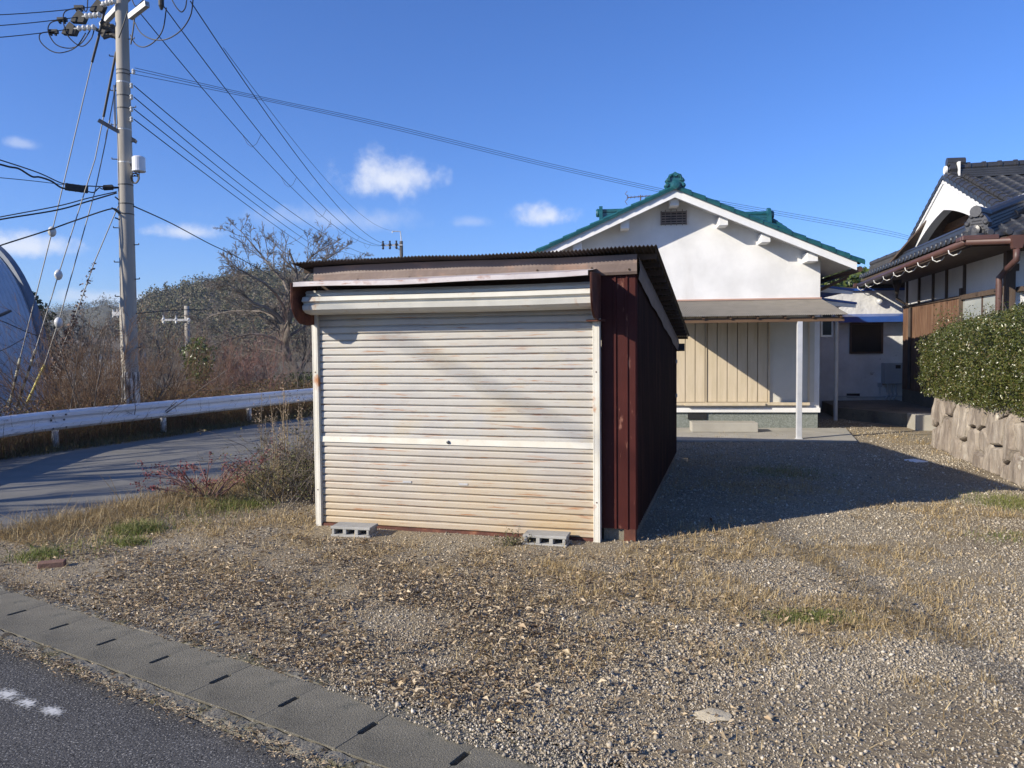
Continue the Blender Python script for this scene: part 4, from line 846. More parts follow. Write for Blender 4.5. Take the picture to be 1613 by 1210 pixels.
# window on the side wall
za_, zbw = 1.55, 2.52; mb = MB(); s0_, s1_ = SC+.12, sw0-.13
mb.box(r, AW-.05, AW+.028, s0_, s1_, zbw, zbw+.09); mb.box(r, AW-.05, AW+.028, s0_, s1_, za_-.05, za_); 
wf = mb.build('window', m_post, br)
m_frost = mat('pale_curtained_glass', [(.3, (.30, .33, .32)), (.7, (.38, .40, .38))], 2, .12, spec=.8)
for a, b in ((s0_, (s0_+s1_)/2-.02), ((s0_+s1_)/2+.02, s1_)):
    mb = MB(); mb.box(r, AW+.005, AW+.027, a, b, za_, zbw); mb.build('pane', m_frost, wf)
mb = MB(); mb.box(r, AW-.01, AW+.027, (s0_+s1_)/2-.02, (s0_+s1_)/2+.02, za_, zbw); mb.build('sash', m_brownp, wf)
# front wall right of the corner: lattice and small plate
mb = MB(); mb.box(r, AW+.12, AW+2.5, SC-.25, SC-.002, 2.52, 2.60); mb.build('porch_rail', m_post, br)
mb = MB()
for k in range(12): mb.box(r, AW+.32, AW+1.8, SC-.035, SC-.01, 1.6+k*.078, 1.65+k*.078)
mb.build('lattice', m_warm, br)
mb = MB(); c = r.pix(1600, 421, SC); mb.box(r, c[0]-.05, c[0]+.05, SC-.012, SC+.029, c[2]-.06, c[2]+.06); mb.build('name_plate', m_post, br)
# --- roof. slope z = ze + .45*distance from the eave
ze = 3.36; KS = .41
def zs(d): return ze+KS*d
zr = zs(SR-S0)
AG = AE+.93           # plane of the barge boards
def tilefield(name, fp, wid, dep, tw, td, m, parent, side=None, amp=.030):
    """fp(a, d) -> point on the slope; a across, d up the slope"""
    mb = MB(); nc = int(dep/td); V = []
    na = int(wid/tw*8)+1
    for c in range(nc+1):
        d0, d1 = c*td, min((c+1)*td, dep)
        if d1-d0 < .02: continue
        rows = []
        for d, lift in ((d0, .0), (d0, .052), (d1, .012)):
            row = []
            for i in range(na):
                a = wid*i/(na-1); f = (a/tw) % 1
                w_ = amp*(.5+.5*cos(2*pi*(f-.1)))**1.5 if True else 0
                p = fp(a, d-(.018*(1-cos(2*pi*f)) if lift == .052 or lift == 0 else 0)); row.append(None if p is None else p+Vector((0, 0, lift+w_*(1 if lift else .2))))
            rows.append(row)
        b = len(mb.v)
        for rr_ in rows: mb.v += [q_ if q_ is not None else Vector((0, 0, -50)) for q_ in rr_]
        for j in range(2):
            for i in range(na-1):
                if all(x_ is not None for x_ in (rows[j][i], rows[j][i+1], rows[j+1][i], rows[j+1][i+1])): mb.f.append((b+j*na+i, b+j*na+i+1, b+(j+1)*na+i+1, b+(j+1)*na+i))
    return mb.build(name, m, parent)
mb = MB(); AR = AW+9
# solid deck under the tiles
for A3 in ([r(AE, S0, ze-.03), r(AR, S0, ze-.03), r(AR, SR, zr-.03), r(AG+.25, SR, zr-.03), r(AG+.25, S0+(AG+.25-AE), zs(AG+.25-AE)-.03)],
           [r(AE, S1, ze-.03), r(AE, S0, ze-.03), r(AG+.25, S0+(AG+.25-AE), zs(AG+.25-AE)-.03), r(AG+.25, S1-(AG+.25-AE), zs(AG+.25-AE)-.03)],
           [r(AR, S1+.6, ze-.2), r(AE+.2, S1+.2, ze-.2), r(AG+.25, SR, zr-.03), r(AR, SR, zr-.03)]):
    n_ = len(A3); mb.prism(A3, [p+Vector((0, 0, -.05)) for p in A3])
rfb = mb.build('roof', m_post, br)
tilefield('front_tiles', lambda a, d: (r(AE+a, S0+d, zs(d)) if (a > d-.02 if d < .95 else a > AG-AE-.02) else None), AR-AE, SR-S0, .262, .222, m_btile, rfb)
tilefield('skirt_tiles', lambda a, d: (r(AE+d, S0+a, zs(d)) if (a > d-.03 and a < S1-S0-d+.03) else None), S1-S0, AG-AE+.45, .262, .222, m_btile, rfb)
# round eave end tiles
for k in range(int((S1-S0)/.262)):
    s = S0+.262*k+.24; mb = MB(); mb.lathe(r(AE-.045, s, ze+.045), [(.045, 0), (.056, .012), (.056, .12)], 10, r.u); mb.build('eave_end_tile', m_btile, rfb)
for k in range(14):
    a = AE+.262*k+.30; mb = MB(); mb.lathe(r(a, S0-.045, ze+.045), [(.045, 0), (.056, .012), (.056, .12)], 10, r.v); mb.build('eave_end_tile', m_btile, rfb)
# ridge
mb = MB()
for i in range(4): w_ = .17-.018*i; mb.box(r, AG+.05, AR, SR-w_, SR+w_, zr+.0+.048*i, zr+.040+.048*i)
k = AG+.15
while k < AR: mb.tube([r(k, SR, zr+.235), r(k+.24, SR, zr+.235)], [.085, .085], 10); mb.tube([r(k+.2, SR, zr+.24), r(k+.26, SR, zr+.24)], .10, 10); k += .29
mb.build('ridge', m_btile, rfb)
def oni(c, ax, up, w_, hh_, parent, nm='ridge_ornament'):
    """end ornament: shield, side scrolls, boss; c base centre, ax outward"""
    ax = Vector(ax).normalized(); lt = ax.cross(Vector((0, 0, 1))).normalized(); c = Vector(c); m_ = MB()
    P = [(-.5, 0), (-.62, .12), (-.48, .3), (-.56, .48), (-.4, .72), (-.2, .92), (0, 1), (.2, .92), (.4, .72), (.56, .48), (.48, .3), (.62, .12), (.5, 0)]
    A_ = [c+lt*(a*w_)+Vector((0, 0, b*hh_)) for a, b in P]; m_.prism(A_, [p-ax*.10 for p in A_])
    for s_ in (1, -1):
        for a, b, rr_ in ((.5, .12, .13), (.42, .5, .12), (.22, .8, .10)): m_.lathe(c+lt*(s_*a*w_)+Vector((0, 0, b*hh_))-ax*.03, [(rr_*w_*.6, .06), (rr_*w_, .05), (rr_*w_, -.02)], 10, ax)
    m_.lathe(c+Vector((0, 0, .2*hh_)), [(w_*.24, 0), (w_*.24, .06), (w_*.12, .07)], 14, ax)
    m_.tube([c+Vector((0, 0, hh_*.95))-ax*.30, c+Vector((0, 0, hh_*.98))+ax*.04], w_*.27, 12)
    return m_.build(nm, m_btile, parent)
oni(r(AG+.02, SR, zr+.02), -r.u, 0, .32, .35, rfb)
mb = MB(); mb.tube([r(AG-.02, SR, zr+.20), r(AG-.06, SR, zr+.20)], .085, 12); mb.box(r, AG+.15, AG+.19, SR-.17, SR+.17, zr+.0, zr+.33); mb.build('mortar', m_plaster, rfb)
# verge tile rolls along both gable slopes
mb = MB()
for sg in (1, -1):
    tot = (SR-S0-(AG-AE)-.02) if sg > 0 else (S1-(AG-AE)-SR+.35)
    d = 0
    while d < tot+.05:
        p = lambda q, da, dz: r(AG+da, SR-sg*q, zs(SR-S0-q)+dz)
        mb.tube([p(d, .0, .09), p(d+.235, .0, .10)], [.068, .078], 9); mb.tube([p(d, .30, .075), p(d+.235, .30, .085)], [.06, .07], 8)
        mb.prism([p(d, -.10, .02), p(d, -.02, .10), p(d, -.10, .10)], [p(d+.24, -.10, .02), p(d+.24, -.02, .11), p(d+.24, -.11, .11)])
        mb.lathe(p(d+.12, -.10, .04), [(.045, 0), (.05, .015), (.05, .10)], 9, r.u)
        d += .222
mb.build('verge_tiles', m_btile, rfb)
# white curved barge boards
mb = MB(); zi = zs(SR-S0)-.02
for sg in (1, -1):
    tot = (SR-S0-(AG-AE)) if sg > 0 else (S1-(AG-AE)-SR)+.35
    n_ = 14; U = []; Lo = []
    for i in range(n_+1):
        t = i/n_; q_ = tot*t; z1_ = zs(SR-S0-q_)+.0; wd = .42*(1-t)**2*1.0+.20+.26*t*t*.9
        U.append((q_, z1_)); Lo.append((q_, max(z1_-wd*1.0, zs(AG-AE)-.12)))
    for (a, b) in ((AG-.06, AG+.02),):
        rows = [[r(a, SR-sg*q_, z) for q_, z in U], [r(a, SR-sg*q_, z) for q_, z in Lo], [r(b+.10, SR-sg*q_, z) for q_, z in Lo], [r(b+.10, SR-sg*q_, z) for q_, z in U]]; mb.strip(rows+[rows[0]])
    rows = [[r(AG-.085, SR-sg*q_, z) for q_, z in U], [r(AG-.085, SR-sg*q_, z-.07) for q_, z in U], [r(AG-.06, SR-sg*q_, z-.07) for q_, z in U]]; mb.strip(rows)
mb.build('barge_board', m_plaster, rfb)
# gable recess: timber soffit and end wall
GD = .75
mb = MB()
for sg in (1, -1):
    tot = 2.9 if sg > 0 else S1-(AG-AE)-SR+.15
    mb.strip([[r(AG+.04, SR-sg*q_, zs(SR-S0-q_)-.07) for q_ in np.linspace(0, tot, 6)], [r(AG+GD+.3, SR-sg*q_, zs(SR-S0-q_)-.07) for q_ in np.linspace(0, tot, 6)]])
    for q_ in (.9, 1.9): mb.bar(r(AG+.05, SR-sg*q_, zs(SR-S0-q_)-.11), r(AG+GD+.2, SR-sg*q_, zs(SR-S0-q_)-.11), .07, .06)
mb.bar(r(AG+.45, SR-1.6, zr-.80), r(AG+.45, SR+1.6, zr-.80), .10, .14); mb.bar(r(AG+.05, SR, zr-.13), r(AG+GD+.2, SR, zr-.13), .09, .10)
mb.build('gable_soffit', m_warm, rfb)
mb = MB(); mb.prism([r(AG+GD, SR-3.0, zs(SR-S0-3.0)-.1), r(AG+GD, SR, zr-.08), r(AG+GD, SR+3.0, zs(SR-S0-3.0)-.1)], [r(AG+GD+.1, SR-3.0, zs(SR-S0-3.0)-.1), r(AG+GD+.1, SR, zr-.08), r(AG+GD+.1, SR+3.0, zs(SR-S0-3.0)-.1)])
mb.build('gable_wall', m_plaster, rfb)
# hip ridges with ornaments
def hip(p0, p1, orn, wend=.0):
    m_ = MB(); p0 = Vector(p0); p1 = Vector(p1); d = p1-p0; L_ = d.length; dn = d.normalized()
    for i in range(4): m_.bar(p0+Vector((0, 0, .03+.05*i)), p1+Vector((0, 0, .03+.05*i)), .24-.03*i, .042)
    t = 0
    while t < L_-.1: m_.tube([p0+dn*t+Vector((0, 0, .25)), p0+dn*min(t+.24, L_)+Vector((0, 0, .25))], [.075, .085], 10); t += .235
    o = m_.build('hip_ridge', m_btile, rfb)
    if orn: 
        hz_ = Vector((dn.x, dn.y, 0)).normalized(); oni(p0-Vector((0, 0, .03)), -hz_, 0, .34, .38, rfb, 'hip_ornament')
    m_ = MB(); m_.tube([p1+Vector((0, 0, .16))-dn*.02, p1+Vector((0, 0, .16))+dn*.035], .17, 14); m_.build('mortar', m_plaster, rfb)
hip(r(AE+.16, S0+.16, zs(.16)), r(AG+.32, S0+AG-AE+.32, zs(AG-AE+.32)), True)
hip(r(AE+.2, S1-.2, zs(.2)), r(AG+.05, S1-(AG-AE)-.05, zs(AG-AE)), False)
# flat capping at the foot of the gable
mb = MB()
for i in range(2): mb.box(r, AG-.34+.03*i, AG-.10, S0+(AG-AE)+.0, S1-(AG-AE)+.1, zs(AG-AE-.25)+.05+.05*i, zs(AG-AE-.25)+.09+.05*i)
mb.tube([r(AG-.20, S0+(AG-AE), zs(AG-AE-.2)+.16), r(AG-.20, S1-(AG-AE)+.1, zs(AG-AE-.2)+.16)], .06, 8); mb.build('gable_foot_capping', m_btile, rfb)
mb = MB(); mb.box(r, AG-.335, AG-.315, S0+(AG-AE)+.1, S1-(AG-AE), zs(AG-AE-.3)+.015, zs(AG-AE-.3)+.095); mb.build('mortar', m_plaster, rfb)
# eave soffit and gutters
mb = MB(); mb.box(r, AE+.06, AW+.03, S0+.06, S1, ze-.16, ze-.10); mb.box(r, AW+.04, AR, S0+.06, SC+.02, ze-.16, ze-.10); mb.build('soffit', m_post, rfb)
zg = ze-.10
def gut(p, q_, nm='gutter'):
    m_ = MB(); m_.tube([p, q_], .052, 10); return m_.build(nm, m_copper, br, smooth=True)
ga = gut(r(AE-.07, S1+.02, zg-.08), r(AE-.07, S0-.06, zg)); gut(r(AE-.07, S0-.07, zg), r(AR, S0-.07, zg-.02))
mb = MB(); c0 = r(AE-.10, S0-.10, zg+.05); mb.box(r, AE-.13, AE+.40, S0-.12, S0-.03, zg+.02, zg+.10); mb.box(r, AE-.13, AE-.03, S0-.02, S0+.2, zg+.02, zg+.095); mb.build('gutter_corner', m_copper, br, bevel=.015)
mb = MB(); mb.box(r, AE-.16, AE-.02, S1-.02, S1+.12, zg-.20, zg-.02, (0, 0, 0, 0)); mb.build('gutter_hopper', m_copper, br)
for k in range(9):
    s = S0+.55+k*.86; zq = zg-.08*(s-S0)/(S1-S0)
    mb = MB(); mb.tube([r(AE+.10, s, zq-.01), r(AE+.04, s, zq-.10), r(AE-.05, s, zq-.135), r(AE-.11, s, zq-.10), r(AE-.125, s, zq-.04)], .009, 6); mb.build('gutter_hook', m_trimw, br)
# hopper and downpipe near the corner
pa = r.pix(1601, 372, S0-.08); hp_ = r(pa[0], S0-.10, zg)
mb = MB(); mb.prism([hp_+r.u*a+r.v*b+Vector((0, 0, .07)) for a, b in ((-.11, -.09), (.11, -.09), (.11, .09), (-.11, .09))], [hp_+r.u*a+r.v*b+Vector((0, 0, -.13)) for a, b in ((-.06, -.05), (.06, -.05), (.06, .05), (-.06, .05))]); hpx = mb.build('downpipe_hopper', m_copper, br)
q_ = r.pix(1574, 436, SC-.15); mb = MB(); mb.tube([hp_+Vector((0, 0, -.12)), hp_+Vector((0, 0, -.30)), r(pa[0]-.06, S0+.05, zg-.42), r(q_[0]+.10, SC-.22, q_[2]+.14), r(q_[0], SC-.15, q_[2]-.02), r(q_[0], SC-.15, q_[2]-.15), r(q_[0], SC-.15, .3)], .050, 12); mb.build('downpipe', m_copper, br, smooth=True)
# far downpipe at the back corner of the eave
a = r.pixu(1413, 448, AW-.35); mb = MB(); mb.lathe(r(AW-.35, a[1], a[2]), [(.03, -.28), (.05, -.12), (.10, 0), (.10, .12)], 10); mb.tube([r(AW-.35, a[1], a[2]-.26), r(AW-.35, a[1], a[2]-.34), r(AW-.06, a[1], a[2]-.56), r(AW-.06, a[1], .6)], .032, 8); mb.build('rear_downpipe', m_roofm, br)
# raised concrete platform with a small step
pf = [G(1330, 652, 0)*0+np.array([7.35, 17.2, 0]), G(1441, 673, 0), G(1441, 673, 0)+np.array([.3, .5, 0]), np.array(r(AW, SC, 0)), np.array(r(AW, SB+.5, 0)), np.array([7.9, 19.4, 0])]
mb = MB(); P_ = [Vector(p) for p in pf]; mb.prism([p+Vector((0, 0, -.05)) for p in P_], [p+Vector((0, 0, .25)) for p in P_]); tag(mb.build('raised_pavement', m_conc), kind='structure')
c = G(1450, 677, 0); mb = MB(); mb.box(Fr(c, -12), -.12, .35, -.12, .45, -.02, .29); tag(mb.build('concrete_kerb_block', m_slabc, None, org=c, bevel=.01), 'pale concrete block at the near edge of the raised pavement by the stone wall', 'concrete block')
# ---------------------------------------------------------------- stone retaining wall and hedge
m_rock = mat('grey_brown_rock', [(.30, (0.130, 0.109, 0.092)), (.45, (0.236, 0.205, 0.175)), (.58, (0.330, 0.294, 0.251)), (.72, (0.472, 0.427, 0.362))], 3.4, .95, .02, 16, stretch=(1.6, 1.6, .45), detail=10, island=.25, bstretch=(2, 2, .7), over=[(.62, .70, (.44, .42, .37), 5, (1, 1, 1)), (.60, .70, (.07, .065, .05), 4, (2, 2, .35))])
WA = Vector(G(1462, 703, 0)); WB = Vector(G(1613, 771, 0)); wd = (WA-WB).normalized(); WL = (WA-WB).length
wf_ = Fr(WA, math.degrees(math.atan2(-wd.y, -wd.x)))    # u runs from the far end towards the camera
wall = root('stone_retaining_wall', WA.lerp(WB, .5), 'retaining wall of large rough grey brown rocks under the green hedge', 'retaining wall')
def rocks():
    """tightly fitted tall rocks: clipped cells on the wall face, each with a chipped, nearly flat front, each a mesh of its own"""
    rg = random.Random(5); top = lambda u: .84+.035*sin(u*2.3)+.02*sin(u*6.1); SC_ = 1.75; seeds = []
    u = -.2
    while u < WL+3.5:
        z = rg.uniform(-.05, .34)
        while z < .95: seeds.append((u+rg.uniform(-.15, .15), z)); z += rg.uniform(.26, .72)
        u += rg.uniform(.25, .44)
    def clip(P_, a, b, c):
        out = []
        for i in range(len(P_)):
            p, q = P_[i], P_[(i+1) % len(P_)]; dp, dq = a*p[0]+b*p[1]-c, a*q[0]+b*q[1]-c
            if dp <= 0: out.append(p)
            if (dp < 0) != (dq < 0) and dp != dq: t = dp/(dp-dq); out.append((p[0]+(q[0]-p[0])*t, p[1]+(q[1]-p[1])*t))
        return out
    for si, (su, sz_) in enumerate(seeds):
        ul = max(su-.6, -.02)
        if su < .04: continue
        P_ = [(ul, 0), (su+.6, 0), (su+.6, top(su+.6)), (ul, top(ul))]; sk = .35*sin(su*3.1)
        for sj, (tu, tz) in enumerate(seeds):
            if sj == si or abs(tu-su) > 1.2: continue
            a, b = (tu-su)*SC_, (tz-sz_); mu, mz = (tu+su)/2, (tz+sz_)/2; gap = .007*math.hypot(a, b)
            P_ = clip(P_, a, b, a*mu+b*mz-gap)
            if len(P_) < 3: break
        if len(P_) < 3: continue
        area = abs(sum(P_[i][0]*P_[(i+1) % len(P_)][1]-P_[(i+1) % len(P_)][0]*P_[i][1] for i in range(len(P_))))/2
        if area < .008: continue
        per = []; nE = len(P_)
        for i in range(nE):
            p, q = P_[i], P_[(i+1) % nE]; k = max(2, int(math.hypot(q[0]-p[0], q[1]-p[1])/.035))
            for j_ in range(k): t = j_/k; per.append((p[0]+(q[0]-p[0])*t, p[1]+(q[1]-p[1])*t))
        cu = sum(p[0] for p in per)/len(per); cz_ = sum(p[1] for p in per)/len(per); pw = rg.uniform(.05, .11); tA, tB = rg.uniform(-.16, .16), rg.uniform(-.10, .10); ph = [rg.uniform(0, 6) for _ in range(4)]; rows = []
        for fr_, of in ((1.0, -.16), (1.0, .0), (.985, .35), (.955, .65), (.90, .88), (.8, 1.0), (.6, 1.0), (.4, 1.0), (.2, 1.0), (.02, 1.0)):
            row = []
            for (pu, pz) in per:
                uu = cu+(pu-cu)*fr_; zz = cz_+(pz-cz_)*fr_
                nn = .016*vnoise(uu*1.0+si*3, zz, .09, 81)+.020*vnoise(uu*1.6+si*5, zz*.6, .16, 82)+.022*abs(vnoise(uu*2+si, zz*.5, .2, 83)-.5)
                out = (pw+tA*(uu-cu)+tB*(zz-cz_)+float(nn))*of
                row.append(wf_(uu, .10-out+zz*.07, zz))
            rows.append(row+[row[0]])
        m_ = MB(); m_.strip(rows); m_.build('rock', m_rock, wall)
rocks()
mb = MB(); mb.box(wf_, .05, WL+3.3, .16, .9, -.1, .80); mb.build('core', m_wood, wall)
# cap soil behind the rocks
m_hedge = island_mat('hedge_leaves', [(0.028, 0.040, 0.008), (0.062, 0.080, 0.014), (0.101, 0.116, 0.024), (0.041, 0.056, 0.010), (0.148, 0.160, 0.044), (0.033, 0.042, 0.011), (0.078, 0.096, 0.019), (0.187, 0.168, 0.056), (0.109, 0.080, 0.036)], .32, spec=.6, translucent=.2)
m_twig = mat('twig_bark', [(.3, (.09, .07, .05)), (.7, (.16, .13, .10))], 8, .9)
hg = root('hedge', wf_(WL/2, .6, .85), 'clipped dense green hedge growing on top of the stone retaining wall', 'hedge')
def hz2(u): return .80+.28*np.clip(.4+.0*u, 0, 1)
def hedge():
    n = 115000; L_ = WL+3.0
    u = rng.uniform(-.10, L_, n); v = rng.uniform(-.02, 1.5, n); z = rng.uniform(0, 1, n)
    zt = 1.90+.06*u+.10*fbm(u*1.0, v*1.0, .6, 61); bot = .80+.05*fbm(u, v, .4, 62)
    bul = .16*np.sin(pi*np.clip(z, 0, 1))+.17*fbm(u, z*1.2, .45, 63)+.08*vnoise(u, z*1.4, .16, 67)
    zz = bot+(zt-bot)*z
    face = rng.random(n); sf = face < .68
    v = np.where(sf, .12-bul+np.abs(rng.normal(0, .075, n)), v); zz = np.where(sf, zz, zt-np.abs(rng.normal(0, .06, n)))
    # round the top and the far end
    top = np.clip((zz-(zt-.30))/.30, 0, 1); v = np.where(sf, v+.26*top**2, v); zz = np.where(~sf, zz-.20*np.clip(1-v/.30, 0, 1)**1.5, zz)
    end = rng.random(n) < .10; u = np.where(end, -.10-.10*np.sin(pi*z)+np.abs(rng.normal(0, .06, n))+.12*z**3, u); en2 = rng.random(n) < .09; u = np.where(en2, L_+.02+np.abs(rng.normal(0, .06, n)), u); v = np.where(end | en2, rng.uniform(.05, 1.45, n), v); zz = np.where(en2, bot+(zt-bot)*z*.97, zz); zz = np.where(end, bot+(zt-bot)*z*.95, zz)
    P = np.array(wf_.o)[None]+u[:, None]*np.array(wf_.u)+v[:, None]*np.array(wf_.v)+zz[:, None]*np.array([0, 0, 1])
    kk = rng.random(n) < np.clip(2.6*fbm(u*1.0+v, zz, .22, 66)-.35, .22, 1); P = P[kk]+rng.normal(0, .018, (kk.sum(), 3)); n = len(P)
    V, F_ = leafcloud(P, rng.uniform(.018, .046, n), .5)
    tmesh('foliage', V, F_, m_hedge, hg)
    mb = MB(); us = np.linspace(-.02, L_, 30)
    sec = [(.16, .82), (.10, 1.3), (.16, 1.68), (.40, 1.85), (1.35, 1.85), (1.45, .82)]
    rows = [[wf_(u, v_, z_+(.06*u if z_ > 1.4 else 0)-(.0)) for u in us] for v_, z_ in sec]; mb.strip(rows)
    mb.add([wf_(-.02, v_, z_) for v_, z_ in sec], [tuple(range(6))]); mb.add([rows_[-1] for rows_ in rows], [tuple(range(6))]); mb.build('branches', m_hcore, hg)  # solid core, not twigs; its dark colour stands for the shade inside
    # stray shoots
    P0 = []; 
    nS = 130; u = rng.uniform(0, L_, nS); v = rng.uniform(.1, .9, nS); z = 1.86+.06*u
    B0 = np.array([wf_(a, b, c) for a, b, c in zip(u, v, z)]); pt = paths(B0, np.tile([0, 0, 1.], (nS, 1)), rng.uniform(.08, .26, nS), 4, .25)
    t = tubes(pt, np.full((nS, 4), .003)); tag(tmesh('shoots', *t, m_twig, hg), kind='stuff')
    q = np.repeat(pt.reshape(-1, 3), 3, 0); q = q+rng.normal(0, .02, q.shape); V, F_ = leafcloud(q, rng.uniform(.02, .04, len(q)), .45); tmesh('shoot_leaves', V, F_, m_hedge, hg)
m_hcore = mat('hedge_shade_core', [(.3, (.02, .028, .01)), (.7, (.04, .05, .02))], 20, 1.0, .03, 30)
hedge()
# ---------------------------------------------------------------- hills
m_hill = mat('hill_soil', [(.3, (.05, .05, .03)), (.7, (.09, .085, .05))], .05, 1)
m_far1 = island_mat('evergreen_foliage', [(.050, .064, .030), (.085, .095, .045), (.13, .12, .065), (.19, .155, .095), (.065, .075, .04), (.24, .19, .13)], .9)
m_far2 = island_mat('bare_wood_foliage', [(.20, .165, .125), (.25, .21, .16), (.15, .13, .095), (.12, .12, .07), (.28, .24, .19), (.14, .115, .085)], .9)
def hill(name, Y, pts, depth, seed):
    """pts: ridge line as (px, py) at distance Y"""
    P = np.array([at(px, py, Y) for px, py in pts]); X = np.linspace(P[0, 0], P[-1, 0], 90); Zr = np.interp(X, P[:, 0], P[:, 2]) - Y*.012
    t = np.linspace(0, 1, 22); V = []
    for i, ti in enumerate(t):
        f = sin(pi/2*min(ti*1.0, 1)); y = Y-depth*(1-ti); z = -.5+(Zr+.5)*(f**1.15)+(fbm(X, np.full_like(X, y), Y*.09, seed)-.5)*Y*.007*(1-abs(2*ti-1.2)*.4)
        V.append(np.stack([X*(y/Y), np.full_like(X, y), z], 1))
    for ti in (.35, .8, 1.2): V.append(np.stack([X, np.full_like(X, Y+depth*ti), (Zr)*(1-ti*.8)-1], 1))
    V = np.array(V); nr, nc, _ = V.shape; idx = np.arange(nr*nc).reshape(nr, nc)
    q = np.stack([idx[:-1, :-1], idx[:-1, 1:], idx[1:, 1:], idx[1:, :-1]], -1).reshape(-1, 4)
    tag(tmesh(name, V.reshape(-1, 3), q, m_hill, smooth=True), kind='structure'); return V[:22]
def forest(V, n, r0, m, name, label, conic=.3, kk=60):
    nr, nc, _ = V.shape; i = rng.uniform(0, nr-1.01, n)**1; j = rng.uniform(0, nc-1.01, n); ii = i.astype(int); jj = j.astype(int)
    P = V[ii, jj]+(V[ii+1, jj]-V[ii, jj])*(i-ii)[:, None]+(V[ii, jj+1]-V[ii, jj])*(j-jj)[:, None]
    r = r0*rng.uniform(.6, 1.35, n); q = unit(rng.normal(size=(n, kk, 3))); q[..., 2] = np.abs(q[..., 2])*1.25-.15; rad_ = rng.uniform(.55, 1.05, (n, kk, 1))
    c = rng.random(n) < conic; q[c, :, 2] *= 1.9; q[c, :, :2] *= (1.1-.45*np.clip(q[c, :, 2:3], 0, 1.9)/1.0*.8)
    L_ = (P[:, None]+q*rad_*r[:, None, None]+np.array([0, 0, .25])*r[:, None, None]).reshape(-1, 3); s = np.repeat(r, kk)*rng.uniform(.15, .28, n*kk)
    Vv, F_ = leafcloud(L_, s, .75); return tag(tmesh(name, Vv, F_, m), label, 'forest', kind='stuff')
HV = hill('hill', 240, [(190, 500), (215, 484), (238, 466), (262, 461), (300, 450), (345, 441), (385, 431), (430, 426), (480, 431), (540, 442), (620, 452), (760, 480), (900, 500)], 95, 1)
forest(HV, 5200, 1.9, m_far1, 'hillside_forest', 'dark evergreen forest covering the hill behind the bare trees', .35)
forest(HV[:18], 2600, 1.7, m_far2, 'hillside_bare_wood', 'bare brown wood on the lower slope of the hill', .0)
HV2 = hill('far_hill', 520, [(-300, 500), (-100, 495), (40, 487), (95, 478), (140, 474), (165, 466), (185, 470), (230, 476), (320, 484), (450, 490), (700, 500)], 160, 5)
forest(HV2, 3000, 2.9, m_far1, 'far_forest', 'dark forest covering the low far ridge on the left', .2, 24)

# ---------------------------------------------------------------- curved warehouse
m_ware = mat('blue_grey_corrugated', [(.35, (.42, .45, .49)), (.65, (.50, .53, .57))], .8, .5, .004, 30, metal=.0, spec=.5)
m_ware2 = mat('dark_blue_trim', [(.35, (.10, .12, .155)), (.65, (.15, .175, .21))], 2, .5)
F0 = Vector((-15.75, 26.0, -.45)); ax = Vector((.50, .866, 0)).normalized(); pr = Vector((ax.y, -ax.x, 0)); RR = 5.1; HHt = 6.3; cen = F0-pr*RR
wr = root('curved_warehouse', cen-ax*8, 'blue grey corrugated warehouse with a curved arch roof at the left edge', 'warehouse')
def arc(a, s, rr=1.0): return cen+ax*s+pr*(RR*rr*cos(a))+Vector((0, 0, HHt*rr*sin(a)**.92 if sin(a) > 0 else 0))
mb = MB(); an = np.linspace(0, pi, 44); ss = np.arange(-22, 0.001, .028)
mb.strip([[arc(a, s, 1+.004*sin(2*pi*s/.14)) for s in ss] for a in an]); mb.build('curved_wall', m_ware, wr, smooth=True)
for s in (-1.9, -3.8, -7.6, -11.4):
    mb = MB(); A_ = [arc(a, s, 1.012) for a in an]; B_ = [arc(a, s-.16, 1.012) for a in an]; mb.strip([A_, B_]); mb.strip([[arc(a, s, 1.0) for a in an], A_]); mb.build('seam_rib', m_ware2, wr)
mb = MB(); mb.strip([[arc(a, .02, .97) for a in an], [arc(a, .05, 1.03) for a in an], [arc(a, -.16, 1.03) for a in an], [arc(a, -.18, 1.0) for a in an]]); mb.build('arch_trim', m_ware2, wr)
mb = MB(); mb.add([arc(a, -.05, .99) for a in an], [tuple(range(44))]); mb.build('end_wall', m_ware, wr)

# ---------------------------------------------------------------- guardrail
m_rail = mat('weathered_white_rail', [(.3, (.70, .70, .71)), (.6, (.82, .82, .82))], 1.2, .6, .001, 20, spec=.4, over=[(.60, .72, (.36, .36, .38), 4, (1, 1, 4))])
RP = [np.array(at(x, y, Y)) for x, y, Y in ((-260, 672, 8.6), (-120, 664, 10.0), (0, 658.5, 12.0), (82, 651, 13.05), (240, 636, 15.1), (380, 622.5, 17.4), (490, 612.5, 19.9), (600, 604, 23.0), (680, 597, 27.))]
zt_r = .66
gr = root('guardrail', (RP[4][0], RP[4][1], 0), 'long weathered white steel guardrail along the far side of the side road', 'guardrail')
pts = []; 
for a, b in zip(RP[:-1], RP[1:]):
    for k in range(8): pts.append(a+(b-a)*k/8)
pts.append(RP[-1]); pts = np.array(pts); pts[:, 2] = .655+.02*np.arange(len(pts))/len(pts)
for _ in range(6): pts[1:-1, :2] = .25*pts[:-2, :2]+.5*pts[1:-1, :2]+.25*pts[2:, :2]
tn = unit(np.gradient(pts, axis=0)); nn_ = np.stack([tn[:, 1], -tn[:, 0], 0*tn[:, 0]], 1)
wp = [(.0, 0), (.028, -.012), (.062, -.045), (.062, -.105), (.012, -.150), (.012, -.185), (.062, -.230), (.062, -.290), (.028, -.325), (.0, -.338)]
mb = MB(); mb.strip([[Vector(p+n*a+np.array([0, 0, b])) for p, n in zip(pts, nn_)] for a, b in wp]); mb.build('rail_beam', m_rail, gr)
